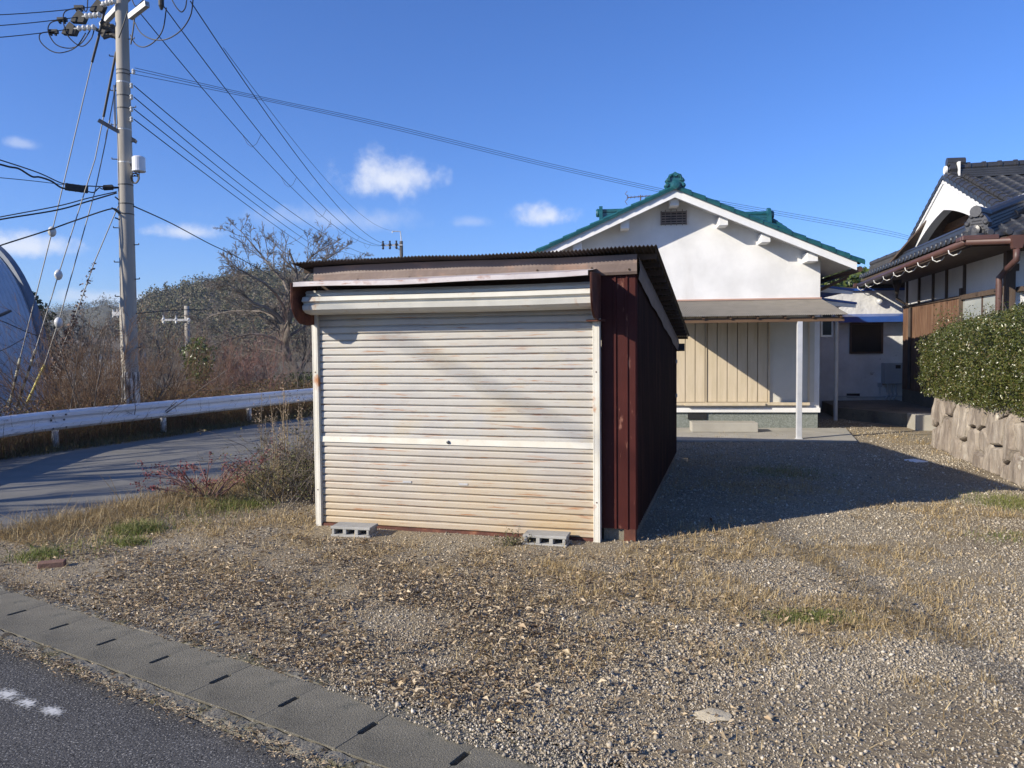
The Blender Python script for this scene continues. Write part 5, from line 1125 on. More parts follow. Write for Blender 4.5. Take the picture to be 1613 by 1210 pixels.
m_bolt = mat('dark_bolt', [(.3, (.05, .05, .05)), (.7, (.08, .07, .06))], 9, .6)
for px in (-130, 82, 268, 395, 500, 560):
    i = int(np.argmin(np.abs(pts[:, 0]/pts[:, 1]-(px-806)/1200))); p = pts[i]; n = nn_[i]; t = tn[i]
    mb = MB(); mb.tube([Vector(p-n*.075+np.array([0, 0, -.67])), Vector(p-n*.075+np.array([0, 0, -.02]))], .057, 14); po = mb.build('rail_post', m_rail, gr, smooth=True)
    mb = MB(); q = Vector(p-n*.02+np.array([0, 0, -.17])); mb.box(Fr(q, math.degrees(math.atan2(t[1], t[0]))), -.05, .05, -.03, .045, -.08, .08); mb.build('bracket', m_rail, po)
    if px in (82,):
        for a, b in ((-.16, -.05), (-.16, -.13), (-.16, -.27), (.10, -.05), (.10, -.14), (.10, -.27)):
            mb = MB(); mb.lathe(Vector(p+t*a+n*(.064 if b not in (-.13, -.14) else .02)+np.array([0, 0, b-.03])), [(.016, 0), (.016, .012)], 8, Vector(n)); mb.build('bolt', m_bolt, gr)

# ---------------------------------------------------------------- utility poles
m_polec = mat('pole_concrete', [(.3, (.30, .275, .235)), (.7, (.40, .37, .32))], 1.2, .85, .001, 30, stretch=(3, 3, .35), over=[(.58, .75, (.22, .20, .17), 2, (3, 3, .4))])
m_arm = mat('galvanised_arm', [(.3, (.42, .42, .41)), (.7, (.56, .55, .53))], 6, .5, metal=.3)
m_blk2 = mat('black_rubber', [(.3, (.012, .012, .012)), (.7, (.03, .03, .03))], 6, .6)
m_porc = mat('porcelain', [(.3, (.50, .50, .48)), (.7, (.62, .62, .60))], 5, .25, spec=.6)
m_iron2 = mat('dark_iron', [(.3, (.06, .055, .05)), (.7, (.11, .10, .09))], 8, .6)
m_wire = mat('cable_black', [(.3, (.012, .012, .015)), (.7, (.02, .02, .022))], 4, .6)
m_gwire = mat('steel_strand', [(.3, (.10, .10, .10)), (.7, (.16, .16, .16))], 4, .5)
PY = 15.5; pbx = at(204.5, 620, PY); ptp = at(190, -60, PY)
PB = Vector((pbx[0], PY, -.45)); PT = Vector((ptp[0], PY, ptp[2]))
def pp_(z): return PB.lerp(PT, (z-PB.z)/(PT.z-PB.z))
def PZ(py): return at(200, py, PY)[2]
up_ = root('utility_pole', PB, 'tall tapered concrete utility pole behind the guardrail with steel crossarms at its top', 'utility pole')
mb = MB(); mb.tube([pp_(z) for z in np.linspace(-.45, PT.z, 14)], list(np.linspace(.172, .112, 14)), 22); mb.build('pole', m_polec, up_, smooth=True)
PX = Vector((1, 0, 0))
# bands
for py in (112, 118, 131, 152, 172, 205, 257, 292, 322, 338): c = pp_(PZ(py)); mb = MB(); rr_ = .172+(.112-.172)*(c.z+.45)/(PT.z+.45)+.004; mb.tube([c+Vector((0, 0, -.012)), c+Vector((0, 0, .012))], rr_, 18); mb.build('steel_band', m_arm if py in (257, 131, 205) else m_iron2, up_)
# step bolts
for i, py in enumerate(range(62, 600, 27)):
    if 300 < py < 345: continue
    c = pp_(PZ(py)); s_ = -1 if i % 2 else 1; mb = MB(); mb.tube([c+PX*(.10*s_), c+PX*(.25*s_)+Vector((0, -.03, 0))], .010, 6); mb.tube([c+PX*(.25*s_)+Vector((0, -.03, 0)), c+PX*(.25*s_)+Vector((0, -.03, .03))], .010, 6); mb.build('step_bolt', m_iron2, up_)
# crossarms: two parallel white steel arms running towards the camera and to the right
ad_ = Vector((1.9, -1.25, 0)).normalized()
def armpt(px, py, off):
    """point on the vertical plane through the pole along the arm direction, moved sideways by off"""
    n = Vector((ad_.y, -ad_.x, 0)); q = pl(px, py, np.array(pp_(8)+n*off), np.array(n)); return Vector(q)
for (p0, p1, off) in (((160, 40), (209, -12), -.16), ((205, 27), (232, 6), .16)):
    a = armpt(*p0, off); b = armpt(*p1, off); mb = MB(); mb.bar(a, b, .09, .10); mb.bar(a+Vector((0, 0, .0)), b, .095, .055); mb.build('crossarm', m_arm, up_)
mb = MB()
for k in range(4):
    c = Vector(at(163+k*7, 46+k*2.5, PY+.1)); mb.lathe(c+Vector((0, 0, -.10)), [(.05, 0), (.075, .05), (.05, .09), (.08, .13), (.05, .18), (.07, .22), (.03, .26)], 12)
mb.bar(Vector(at(152, 47, PY+.05)), Vector(at(192, 57, PY+.05)), .05, .06); mb.bar(Vector(at(160, 57, PY+.05)), Vector(at(190, 44, PY+.05)), .05, .05)
mb.tube([Vector(at(163, 60, PY)), Vector(at(178, 55, PY)), Vector(at(190, 60, PY))], .035, 8); mb.build('bracket_cluster', m_iron2, up_)
# dead-end insulators of the three lines going left, with black bird guards
WL_ = []
for i, (ex, ey, ix, iy, gx, gy, y0) in enumerate(((183, 1, 152, 10, 125, 12, 16), (160, 23, 122, 27, 98, 31, 34), (152, 43, 108, 46, 84, 50, 52))):
    e = Vector(at(ex, ey, PY-.2)); s = Vector(at(ix, iy, PY-.1)); mb = MB(); d = (s-e)
    for k in range(4): mb.lathe(e+d*(.08+.17*k), [(.02, -.02), (.055, 0), (.055, .03), (.02, .05)], 10, d)
    mb.tube([e, e+d*.8], .016, 6); mb.build('strain_insulator', m_porc, up_, smooth=False)
    mb = MB(); q = Vector(at(ix-7, iy, PY-.1)); w_ = .14; mb.prism([s+Vector((.16, 0, .03)), s+Vector((.10, 0, -.10)), q+Vector((-.06, 0, -.08)), q+Vector((-.02, 0, .0)), s+Vector((.02, 0, .15))], [p_+Vector((0, .12, 0)) for p_ in (s+Vector((.16, 0, .03)), s+Vector((.10, 0, -.10)), q+Vector((-.06, 0, -.08)), q+Vector((-.02, 0, .0)), s+Vector((.02, 0, .15)))]); mb.build('insulator_cover', m_blk2, up_)
    mb = MB(); g_ = Vector(at(gx, gy, PY-.05)); mb.bar(g_+Vector((-.09, 0, 0)), g_+Vector((.09, 0, .0)), .07, .07)
    mb.bar(g_+Vector((-.06, 0, -.05)), g_+Vector((-.03, 0, -.05)), .05, .05); mb.bar(g_+Vector((.03, 0, -.05)), g_+Vector((.06, 0, -.05)), .05, .05); mb.build('line_clamp', m_blk2, up_)
    WL_.append((s, g_, y0))
# jumper loops
def loop(pxs, Ys, r_=.011, nm='jumper_cable'):
    P_ = [np.array(at(x, y, Y)) for (x, y), Y in zip(pxs, Ys)]; out = []
    for i in range(len(P_)-1):
        p0, p1, p2, p3 = P_[max(i-1, 0)], P_[i], P_[i+1], P_[min(i+2, len(P_)-1)]
        for t in np.linspace(0, 1, 7)[:-1]: out.append(.5*((2*p1)+(-p0+p2)*t+(2*p0-5*p1+4*p2-p3)*t*t+(-p0+3*p1-3*p2+p3)*t**3))
    out.append(P_[-1]); m_ = MB(); m_.tube(out, r_, 6); return m_.build(nm, m_wire, up_)
loop([(125, 12), (103, 18), (100, 35), (108, 58), (128, 73), (143, 62), (148, 48)], [PY-.1]*7)
loop([(98, 31), (80, 36), (76, 50), (88, 70), (110, 76), (128, 68), (142, 48)], [PY-.1]*7)
loop([(84, 50), (64, 53), (64, 66), (80, 80), (98, 83), (120, 74), (135, 52)], [PY-.1]*7)
loop([(128, 12), (136, 18), (138, 5), (138, -6)], [PY-.1]*4)
loop([(212, 35), (222, 52), (240, 62), (262, 62), (285, 48), (300, 25), (304, 0)], [PY-.2, PY-.3, PY-.4, PY-.5, PY-.7, PY-.9, PY-1.1])
loop([(205, 55), (214, 70), (228, 74), (245, 64), (257, 45), (262, 12)], [PY-.1, PY-.2, PY-.3, PY-.4, PY-.5, PY-.6])
loop([(271, 0), (278, 12), (286, 19), (292, 12), (294, 0)], [PY-.8]*5)
loop([(208, 0), (214, 10), (224, 2), (232, -8)], [PY-.2]*4)
loop([(212, 24), (210, 45), (206, 70)], [PY-.2]*3, .014)
loop([(201, 18), (194, 40), (187, 60)], [PY-.25]*3, .012)
mb = MB(); c = Vector(at(254, 5, PY-1.2)); mb.lathe(c, [(.02, -.12), (.05, -.05), (.05, .05), (.02, .15)], 10); mb.build('insulator', m_blk2, up_)
# conduit, long bracket arm, lower fittings, white cylinder with cable coil
mb = MB(); mb.tube([pp_(PZ(135))+PX*-.17+Vector((0, -.03, 0)), pp_(PZ(205))+PX*-.17+Vector((0, -.03, 0))], .022, 8); mb.build('conduit', m_porc, up_)
mb = MB(); a = Vector(at(156, 188, PY-.25)); b = Vector(at(214, 221, PY+.10)); m_rarm = mat('rusty_arm', [(.3, (.16, .13, .11)), (.7, (.26, .22, .19))], 7, .7)
dd = (b-a).normalized(); mb.bar(a, b, .09, .012); mb.bar(a+Vector((0, .04, -.035)), b+Vector((0, .04, -.035)), .012, .06); mb.bar(a+Vector((0, -.04, -.035)), b+Vector((0, -.04, -.035)), .012, .06); mb.build('bracket_arm', m_rarm, up_)
mb = MB(); mb.tube([a+Vector((.22, 0, -.02)), Vector(at(168, 208, PY)), Vector(at(166, 220, PY))], .006, 5); mb.build('loose_wire', m_wire, up_)
ct = Vector(at(219, 247, PY-.12)); cb = Vector(at(219, 271, PY-.12)); m_cyl = mat('white_enamel', [(.3, (.62, .63, .65)), (.7, (.70, .71, .73))], 2, .35, spec=.5)
mb = MB(); hgt = ct.z-cb.z; mb.lathe(cb, [(.11, 0), (.128, .01), (.128, .03), (.122, .04), (.122, hgt-.02), (.10, hgt), (.03, hgt+.02)], 20); cy_ = mb.build('white_drum', m_cyl, up_, smooth=False)
mb = MB(); mb.bar(pp_(PZ(262))+PX*.05, ct+Vector((0, 0, -.1)), .04, .05); mb.build('drum_bracket', m_iron2, up_)
mb = MB()
for k in range(3):
    c = Vector(at(212+k*.7, 281, PY-.1-.02*k)); mb.tube([c+Vector((.075*cos(t), .02*sin(t*2), .10*sin(t))) for t in np.linspace(0, 2*pi, 18)], .012, 6)
mb.tube([cb, cb+Vector((.0, 0, -.1)), Vector(at(211, 276, PY-.1))], .012, 6); mb.build('cable_coil', m_wire, up_)
mb = MB()
for (x, y, s_) in ((212, 113, 1), (209, 135, 1), (209, 153, 1), (209, 172, 1), (209, 188, 1)):
    c = Vector(at(x-2, y, PY-.1)); mb.lathe(c+Vector((0, 0, -.05)), [(.02, 0), (.035, .02), (.025, .05), (.035, .08), (.02, .10)], 9)
mb.build('spool_insulators', m_porc, up_)
mb = MB()
for (x0, y0, x1, y1) in ((181, 310, 191, 318), (183, 330, 192, 338), (181, 343, 193, 348), (176, 327, 188, 337)): mb.bar(Vector(at(x0, y0, PY-.15)), Vector(at(x1, y1, PY-.1)), .025, .025)
mb.build('lower_fittings', m_iron2, up_)
m_guard = mat('worn_guard_paper', [(.42, (.05, .05, .05)), (.56, (.60, .58, .54))], 5, .8, stretch=(4, 4, .6))
mb = MB(); c = pp_(.35); mb.tube([c, pp_(1.25)], .178, 22, cap=False); mb.build('pole_wrap', m_guard, up_, smooth=True)

m_yel = mat('yellow_guard', [(.3, (.55, .45, .10)), (.7, (.70, .60, .18))], 5, .6)
def striped(name):
    M = bpy.data.materials.new(name); M.use_nodes = True; nt = M.node_tree; N = nt.nodes; L = nt.links; tc = N.new('ShaderNodeTexCoord'); sx = N.new('ShaderNodeSeparateXYZ'); L.new(tc.outputs['Object'], sx.inputs[0])
    a = N.new('ShaderNodeMath'); a.operation = 'MULTIPLY_ADD'; L.new(sx.outputs[2], a.inputs[0]); a.inputs[1].default_value = 4.2; L.new(sx.outputs[0], a.inputs[2])
    b = N.new('ShaderNodeMath'); b.operation = 'FRACT'; L.new(a.outputs[0], b.inputs[0]); c = N.new('ShaderNodeMath'); c.operation = 'GREATER_THAN'; L.new(b.outputs[0], c.inputs[0]); c.inputs[1].default_value = .5
    m = N.new('ShaderNodeMix'); m.data_type = 'RGBA'; L.new(c.outputs[0], m.inputs[0]); m.inputs[6].default_value = (.03, .03, .03, 1); m.inputs[7].default_value = (.42, .39, .27, 1); L.new(m.outputs[2], N['Principled BSDF'].inputs['Base Color']); return M
m_str = striped('black_yellow_guard')
# guy wires
def guy(name, P_, balls, gd, mg, label, thick=None, vine=False):
    rt_ = root(name, P_[-1], label, 'guy wire'); m_ = MB(); m_.tube(P_, .010, 6); m_.build('strand', m_gwire, rt_)
    if thick: m_ = MB(); m_.tube(thick, .024, 8); m_.build('insulated_sleeve', m_blk2, rt_)
    for b in balls: m_ = MB(); m_.lathe(b+Vector((0, 0, -.10)), [(.02, 0), (.055, .03), (.075, .08), (.075, .12), (.055, .17), (.02, .20)], 12); m_.build('guy_insulator', m_porc, rt_, smooth=True)
    if gd: m_ = MB(); m_.tube(gd, .024, 10); m_.build('guard_tube', mg, rt_)
    return rt_
Y1, Y2 = 14.6, 14.4
a = lambda x, y, Y=PY: Vector(at(x, y, Y))
guy('guy_wire', [a(170, -8), a(155, 58, 15.4), a(145, 98, 15.3), a(100, 290, 15.0), a(82, 365, 14.9), a(32, 563, 14.5), a(14, 640, 14.4)], [a(82, 365, 14.9)], [a(32, 563, 14.5), a(14, 642, 14.4)], m_str, 'leftmost guy wire with a black and yellow striped guard near the ground', [a(168, 2, 15.5), a(155, 60, 15.4), a(145, 98, 15.3)])
guy('guy_wire', [a(184, 75), a(163, 184, 15.3), a(150, 250, 15.2), a(92, 433, 14.9), a(56, 551, 14.6), a(26, 640, 14.5)], [a(92, 433, 14.9)], [a(56, 551, 14.6), a(26, 641, 14.5)], m_str, 'middle guy wire with a long black and yellow striped guard beside the yellow one', [a(183, 82, 15.5), a(163, 184, 15.3)])
guy('guy_wire', [a(185, 120), a(166, 225, 15.3), a(150, 300, 15.2), a(92, 508, 14.8), a(70, 575, 14.6), a(42, 636, 14.5)], [a(92, 508, 14.8)], [a(70, 575, 14.6), a(42, 636, 14.5)], m_yel, 'guy wire with a plain yellow guard tube at its lower end')
gv = guy('guy_wire', [a(186, 325), a(150, 410, 15.3), a(118, 500, 15.1), a(98, 548, 15.0), a(84, 590, 14.9)], [], None, None, 'short guy wire overgrown by a dead climbing vine left of the utility pole')
mb = MB(); pv = [np.array(a(150, 410, 15.3)), np.array(a(118, 500, 15.1)), np.array(a(98, 548, 15.0)), np.array(a(84, 590, 14.9))]
t = rng.uniform(0, 1, 420)**.8; i = np.minimum((t*3).astype(int), 2); q = np.array(pv)[i]+(np.array(pv)[i+1]-np.array(pv)[i])*(t*3-i)[:, None]+rng.normal(0, .035, (420, 3))*(1+t[:, None]*.8)
m_vine = island_mat('dead_vine_leaves', [(.09, .05, .04), (.16, .10, .08), (.22, .15, .11), (.06, .035, .03)], .8)
V, F_ = leafcloud(q, rng.uniform(.03, .08, 420), .6); tmesh('vine', V, F_, m_vine, gv)

# overhead lines
def wire(label, P_, r_=.008, s=0, m=None, cat='overhead line', grp=None, n=24):
    P_ = [Vector(p) for p in P_]
    pts_ = sag(P_[0], P_[1], s, n) if len(P_) == 2 else P_
    m_ = MB(); m_.tube(pts_, r_, 5, cap=False); o = m_.build('overhead_line', m or m_wire, None, org=P_[0]); tag(o, label, cat, grp); return o
def spline(pxs, Ys, k=8):
    P_ = [np.array(at(x, y, Y)) for (x, y), Y in zip(pxs, Ys)]; out = []
    for i in range(len(P_)-1):
        p0, p1, p2, p3 = P_[max(i-1, 0)], P_[i], P_[i+1], P_[min(i+2, len(P_)-1)]
        for t in np.linspace(0, 1, k+1)[:-1]: out.append(.5*((2*p1)+(-p0+p2)*t+(2*p0-5*p1+4*p2-p3)*t*t+(-p0+3*p1-3*p2+p3)*t**3))
    out.append(P_[-1]); return out
lab3 = ['top', 'middle', 'lowest']
for i, (s, g_, y0) in enumerate(WL_):
    e = Vector(at(-260, y0+4+2*i, PY-1.5)); wire(f'{lab3[i]} of three black lines leaving the pole top to the left', [s, e], .009, .12, grp='three high lines running left from the pole')
FY = 60.
def hv(p0, pm, p1, label, r_=.0105):
    # depth of the middle point follows from the image track of a straight run in plan
    A_ = Vector(at(*p0[:2], p0[2])); B_ = Vector(at(*p1, FY)); P_ = [A_]
    for px, py in pm:
        # intersect pixel column with the vertical plane through A and B
        n = Vector((B_.y-A_.y, -(B_.x-A_.x), 0)); q = pl(px, py, np.array(A_), np.array(n)); P_.append(Vector(q))
    P_.append(B_); Pn = [np.array(p) for p in P_]
    # quadratic fit of height against run
    L_ = np.array([(p-P_[0]).xy.length for p in P_]); Z = np.array([p.z for p in P_]); c = np.polyfit(L_, Z, 2, w=[3]+[1]*(len(P_)-2)+[3])
    t = np.linspace(0, 1, 40); R_ = [Vector((A_.x+(B_.x-A_.x)*k, A_.y+(B_.y-A_.y)*k, np.polyval(c, k*L_[-1]))) for k in t]
    wire(label, R_, r_, grp='lines running from the near pole to the far pole'); return R_
HVL = [hv((222, 22, PY-.1), [(295, 113), (370, 201), (480, 316), (538, 363)], (602.5, 387), 'left one of three thick lines from the pole top to the far pole'),
       hv((258, 10, PY-.9), [(400, 200), (504.6, 322), (556.7, 365)], (611, 386), 'middle one of three thick lines from the pole top to the far pole'),
       hv((300, 2, PY-1.3), [(400, 151), (450, 222), (520.7, 315), (570, 361)], (624, 384), 'right one of three thick lines from the pole top to the far pole')]
hv((352, 75, 18), [(400, 144), (450, 208), (530, 300)], (618, 363), 'thin top earth wire above the thick lines towards the far pole', .007)
for i, (y0, p, e, nm) in enumerate(((135, [(400, 290)], (588, 403), 'uppermost'), (153, [(390, 300)], (560, 402), 'second'), (172, [(374, 300)], (545, 415), 'third'), (188, [(358, 300)], (530, 418), 'lowest'))):
    hv((211, y0, PY-.1), p, e, f'{nm} of four low lines fanning from the pole side towards the bare tree', .011)
# small hanging spacer loops on the thick lines
for k, f in enumerate((.16, .28, .40, .52, .64, .76)):
    i = int(f*39)
    P_ = [HVL[0][i], HVL[0][i].lerp(HVL[1][i], .5)+Vector((0, 0, -.35)), HVL[1][i]]
    wire('thin spacer cable hanging between two thick overhead lines', [Vector(p) for p in P_][:1]+[P_[0].lerp(P_[1], .5)+Vector((0, 0, -.08)), P_[1], P_[1].lerp(P_[2], .5)+Vector((0, 0, -.08)), P_[2]], .006, cat='cable', grp='spacer cables between the thick lines')
# service drop to the right
for k, (y0, y1) in enumerate(((107, 373), (111, 375.5), (117, 379))):
    P_ = spline([(212, y0), (400, 150+2.5*k), (600, 193+3*k), (850, 254+3*k), (1040, 297+3*k), (1142, 318+3*k), (1370, 358+3.5*k), (1436, y1)], [15.4, 17, 18.8, 21, 22.6, 23.4, 25.2, 25.8])
    wire(['upper', 'middle', 'lower'][k]+' of three thin service lines crossing the sky to the black tiled house', P_, .0055, grp='service lines to the black tiled house')
# cables leaving left low
P_ = spline([(-120, 215), (0, 252), (60, 272), (102, 290), (139, 293), (188, 295)], [13, 14, 14.6, 15, 15.2, PY-.1]); wire('steel messenger strand above the lashed black cable left of the pole', P_, .012)
P_ = spline([(-120, 225), (-20, 254), (0, 259), (15, 263), (30, 266), (50, 278), (62, 279), (80, 285), (95, 295), (104, 297)], [13, 13.9, 14, 14.1, 14.2, 14.4, 14.5, 14.7, 14.8, 15]); wire('thick lashed black cable looping below its strand into the splice case', P_, .018)
P_ = spline([(-60, 276), (0, 280), (60, 286), (100, 291)], [13.5, 14, 14.5, 15]); wire('thin straight line below the lashed black cable on the left', P_, .007)
mb = MB(); A_ = a(102, 294, 15.0); B_ = a(139, 299, 15.2); mb.bar(A_, B_, .10, .13)
for t in (.15, .4, .65, .88): c = A_.lerp(B_, t); mb.bar(c+Vector((-.012, 0, 0)), c+Vector((.012, 0, 0)), .115, .145)
tag(mb.build('splice_case', m_blk2, None, org=A_, bevel=.01), 'black ribbed cable splice case hanging from the strand left of the pole', 'splice case')
P_ = spline([(139, 302), (148, 303), (156, 296), (162, 298), (175, 297), (188, 296)], [15.2, 15.25, 15.3, 15.3, 15.4, PY-.1]); wire('short looping cable between the splice case and the pole', P_, .012, cat='cable')
mb = MB(); A_ = a(162, 296, 15.35); B_ = a(179, 295, 15.4); mb.tube([A_, A_.lerp(B_, .1), B_.lerp(A_, .1), B_], [.03, .055, .055, .03], 10)
tag(mb.build('cable_joint', m_blk2, None, org=A_), 'small black cylindrical cable joint right beside the pole', 'cable joint')
P_ = spline([(-100, 362), (0, 342), (90, 325), (140, 312), (184, 302)], [14, 14.4, 14.9, 15.2, PY-.1]); wire('upper strand of the double cable sloping down left from the pole', P_, .011)
P_ = spline([(-100, 366), (0, 346), (90, 331), (140, 317), (184, 304)], [14, 14.4, 14.9, 15.2, PY-.1]); wire('lower thicker cable of the double cable sloping down left', P_, .015)
P_ = spline([(-100, 420), (0, 387), (75, 363), (120, 347), (176, 329), (188, 337)], [14, 14.4, 14.8, 15, 15.3, PY-.1]); wire('black cable sloping steeply down to the left past the guy insulator', P_, .014)
P_ = spline([(211, 325), (270, 352), (330, 384), (372, 404), (430, 436)], [PY, 19, 23, 26, 30]); wire('single black cable running right from the pole into the bare tree', P_, .014)
P_ = spline([(216, 494), (300, 488), (420, 492), (470, 494)], [30, 33, 37, 39]); wire('low thin black cable in front of the hill behind the bare branches', P_, .022)
P_ = spline([(-60, 520), (0, 497), (16, 490)], [12, 13, 13.4]); wire('short thick black cable end at the left edge before the warehouse', P_, .03, cat='cable')
P_ = spline([(-40, 497), (0, 505), (40, 522), (75, 535)], [17, 18, 19, 20]); wire('thin cable crossing low in front of the curved warehouse', P_, .012, cat='cable')
P_ = spline([(-40, 562), (0, 553), (30, 538), (45, 528)], [17, 18, 19, 20]); wire('thin cable rising to the right in front of the curved warehouse', P_, .012, cat='cable')

# far utility pole behind the garage roof, and two small ones among the brush
def small_pole(px, Y, ytop, label, arms, w_=.13, z0=-.45, lamp=False):
    c = at(px, ytop, Y); rt_ = root('utility_pole', (c[0], Y, z0), label, 'utility pole'); m_ = MB(); m_.tube([(c[0], Y, z0), (c[0], Y, c[2])], [w_*1.3, w_], 12); m_.build('pole', m_polec if not lamp else m_iron2, rt_, smooth=True)
    for (x0, y0, x1, y1) in arms:
        m_ = MB(); m_.bar(Vector(at(x0, y0, Y-.15)), Vector(at(x1, y1, Y-.15)), .09, .10); am = m_.build('crossarm', m_arm, rt_)
        for k in range(3):
            t = (.06, .5, .94)[k] if not lamp else (.04, .38, .70)[k]; p_ = Vector(at(x0+(x1-x0)*t, y0+(y1-y0)*t, Y-.15)); m_ = MB(); s_ = Y/60; m_.lathe(p_+Vector((0, 0, -.30*s_)), [(.05*s_, 0), (.10*s_, .10*s_), (.06*s_, .22*s_), (.13*s_, .36*s_), (.06*s_, .50*s_), (.08*s_, .65*s_)], 8); m_.build('insulator', m_blk2 if lamp else m_porc, am)
    return rt_
fp = small_pole(632, 60, 380, 'distant dark utility pole rising behind the garage roof', [(602, 387, 634, 386)], .13, lamp=True)
mb = MB(); mb.tube([at(632.5, 382, 60), at(630.5, 364.5, 60), at(618, 364.5, 60), at(618, 367, 60)], .045, 6); mb.build('top_bracket', m_arm, fp)
mb = MB(); mb.bar(Vector(at(622, 389, 60)), Vector(at(634, 396, 60)), .06, .06); mb.build('brace', m_arm, fp)
small_pole(294, 36, 482, 'weathered utility pole with one level crossarm standing in the brush', [(255, 504, 300, 504.5)], .11)
small_pole(190, 21, 478, 'thin steel post with a small crossbar just left of the big pole', [(178, 495, 193, 494)], .04)

# ---------------------------------------------------------------- bare trees
m_bark = mat('cherry_bark', [(.3, (0.072, 0.058, 0.047)), (.55, (0.137, 0.115, 0.097)), (.75, (0.216, 0.194, 0.166))], 5, .9, .004, 30, stretch=(1, 1, 1))
m_twigs = mat('grey_twigs', [(.3, (0.122, 0.101, 0.084)), (.7, (0.216, 0.187, 0.158))], 1.5, .9)
m_redtw = mat('reddish_twigs', [(.3, (.16, .09, .075)), (.7, (.26, .15, .12))], 1.5, .9)
m_browntw = mat('brown_twigs', [(.3, (0.100, 0.059, 0.034)), (.7, (0.199, 0.122, 0.072))], 1.2, .9)
def tree(name, P0, R0, label, cat, levels, mtr=None, mtw=None, group=None, trunk_n=None):
    """P0 (n,m,3) first paths: the first trunk_n are the trunk part"""
    rt_ = root(name, P0[0, 0], label, cat, group); tn_ = trunk_n or 1
    tmesh('trunk', *tubes(P0[:tn_], R0[:tn_], 9), mtr or m_bark, rt_, smooth=True)
    L_ = []
    if len(P0) > tn_: L_.append(tubes(P0[tn_:], R0[tn_:], 7))
    P_, R_ = P0, R0
    for kw in levels:
        P_, R_ = sprout(P_, R_, **kw); L_.append(tubes(P_, R_, 4 if kw.get('k4') is None else 3))
    tmesh('crown', *joinVF(L_), mtw or m_twigs, rt_); return rt_
def pathpx(pts, m=7):
    P_ = spline([(x, y) for x, y, _ in pts], [Y for *_, Y in pts], 6); P_ = np.array(P_); t = np.linspace(0, len(P_)-1, m); i = np.minimum(t.astype(int), len(P_)-2); return P_[i]+(P_[i+1]-P_[i])*(t-i)[:, None]
TY = 25
LB = [([(478, 612, TY), (466, 585, TY), (449, 548, TY), (448, 505, TY), (455, 470, TY)], .17, .10),
      ([(449, 545, TY), (455, 510, TY-.3), (462, 480, TY-.4), (470, 440, TY-.6), (455, 395, TY-.5)], .10, .03),
      ([(448, 512, TY), (430, 490, TY-.3), (400, 478, TY-.6), (370, 455, TY-.8), (345, 440, TY-1)], .075, .015),
      ([(447, 515, TY), (425, 494, TY+.3), (395, 490, TY+.5), (350, 492, TY+.6), (318, 505, TY+.6)], .06, .012),
      ([(446, 543, TY), (425, 530, TY-.3), (395, 526, TY-.5), (360, 534, TY-.8), (330, 545, TY-1)], .055, .012),
      ([(447, 560, TY), (430, 552, TY+.3), (405, 552, TY+.4), (370, 566, TY+.5)], .04, .01),
      ([(452, 478, TY), (452, 450, TY+.4), (430, 425, TY+.6), (410, 400, TY+.8), (378, 362, TY+.8)], .07, .012),
      ([(455, 470, TY), (480, 440, TY+.4), (505, 415, TY+.8), (540, 392, TY+1)], .065, .012),
      ([(462, 480, TY), (492, 462, TY-.4), (525, 440, TY-.6), (560, 425, TY-.8)], .06, .012),
      ([(452, 500, TY), (440, 470, TY-.5), (415, 445, TY-1.2), (385, 430, TY-1.6), (365, 415, TY-1.8)], .06, .012),
      ([(455, 530, TY), (490, 510, TY+.4), (530, 500, TY+.6)], .055, .012),
      ([(478, 612, TY+.3), (476, 580, TY+.3), (482, 545, TY+.2), (478, 500, TY+.3)], .06, .015),
      ([(455, 470, TY), (462, 445, TY+1), (490, 405, TY+1.6), (520, 385, TY+2)], .05, .012)]
P0 = np.array([pathpx(p) for p, _, _ in LB]); R0 = np.array([np.linspace(a_, b_, 7) for _, a_, b_ in LB])
tree('bare_cherry_tree', P0, R0, 'large bare spreading tree behind the guardrail left of the garage', 'tree',
     [dict(num=11, lf=.46, ang=.75, rf=.5, t0=.3, wob=.22, up=.09, rmin=.009), dict(num=8, lf=.5, ang=.7, rf=.6, t0=.15, wob=.25, up=.06, rmin=.0075), dict(num=5, lf=.55, ang=.65, rf=.7, t0=.15, m=4, rmin=.006), dict(num=2, lf=.6, ang=.6, rf=.8, t0=.2, m=3, rmin=.005)], trunk_n=2)
def simple_tree(name, px, Y, pytop, label, spread=.55, nl=9, cat='tree', mtw=None, base_z=-.45, lv=3, thick=.09, group=None, X=None, H=None):
    if X is None: c = at(px, pytop, Y); X = c[0]; H = c[2]-base_z
    n0 = 1; b = np.array([[X, Y, base_z]]); tr_ = paths(b, np.array([[rng.normal(0, .08), rng.normal(0, .08), 1.0]]), np.array([H*.55]), 7, .10)
    r_ = np.linspace(thick, thick*.55, 7)[None]*H/5
    lim = np.repeat(tr_[:, -1], nl, 0)*0; f = rng.uniform(.35, 1, nl); idx = np.minimum((f*6).astype(int), 6); st = tr_[0, idx]
    aa = rng.uniform(0, 2*pi)+np.arange(nl)*2.4; D = np.stack([np.cos(aa)*spread, np.sin(aa)*spread, np.full(nl, 1.0)*rng.uniform(.55, 1.3, nl)], 1)
    lp = paths(st, D, H*.55*rng.uniform(.7, 1.1, nl)*(1.15-.35*f), 7, .16, .04); lr = np.linspace(1, .2, 7)[None]*(thick*.45*H/5)*np.ones((nl, 1))
    P0 = np.concatenate([tr_, lp]); R0 = np.concatenate([r_, lr])
    lev = [dict(num=7, lf=.45, ang=.7, rf=.5, rmin=.006), dict(num=5, lf=.5, ang=.65, rf=.6, rmin=.008, m=4), dict(num=4, lf=.55, ang=.6, rf=.7, rmin=.007, m=3)][:lv]
    return tree(name, P0, R0, label, cat, lev, mtw=mtw, group=group)
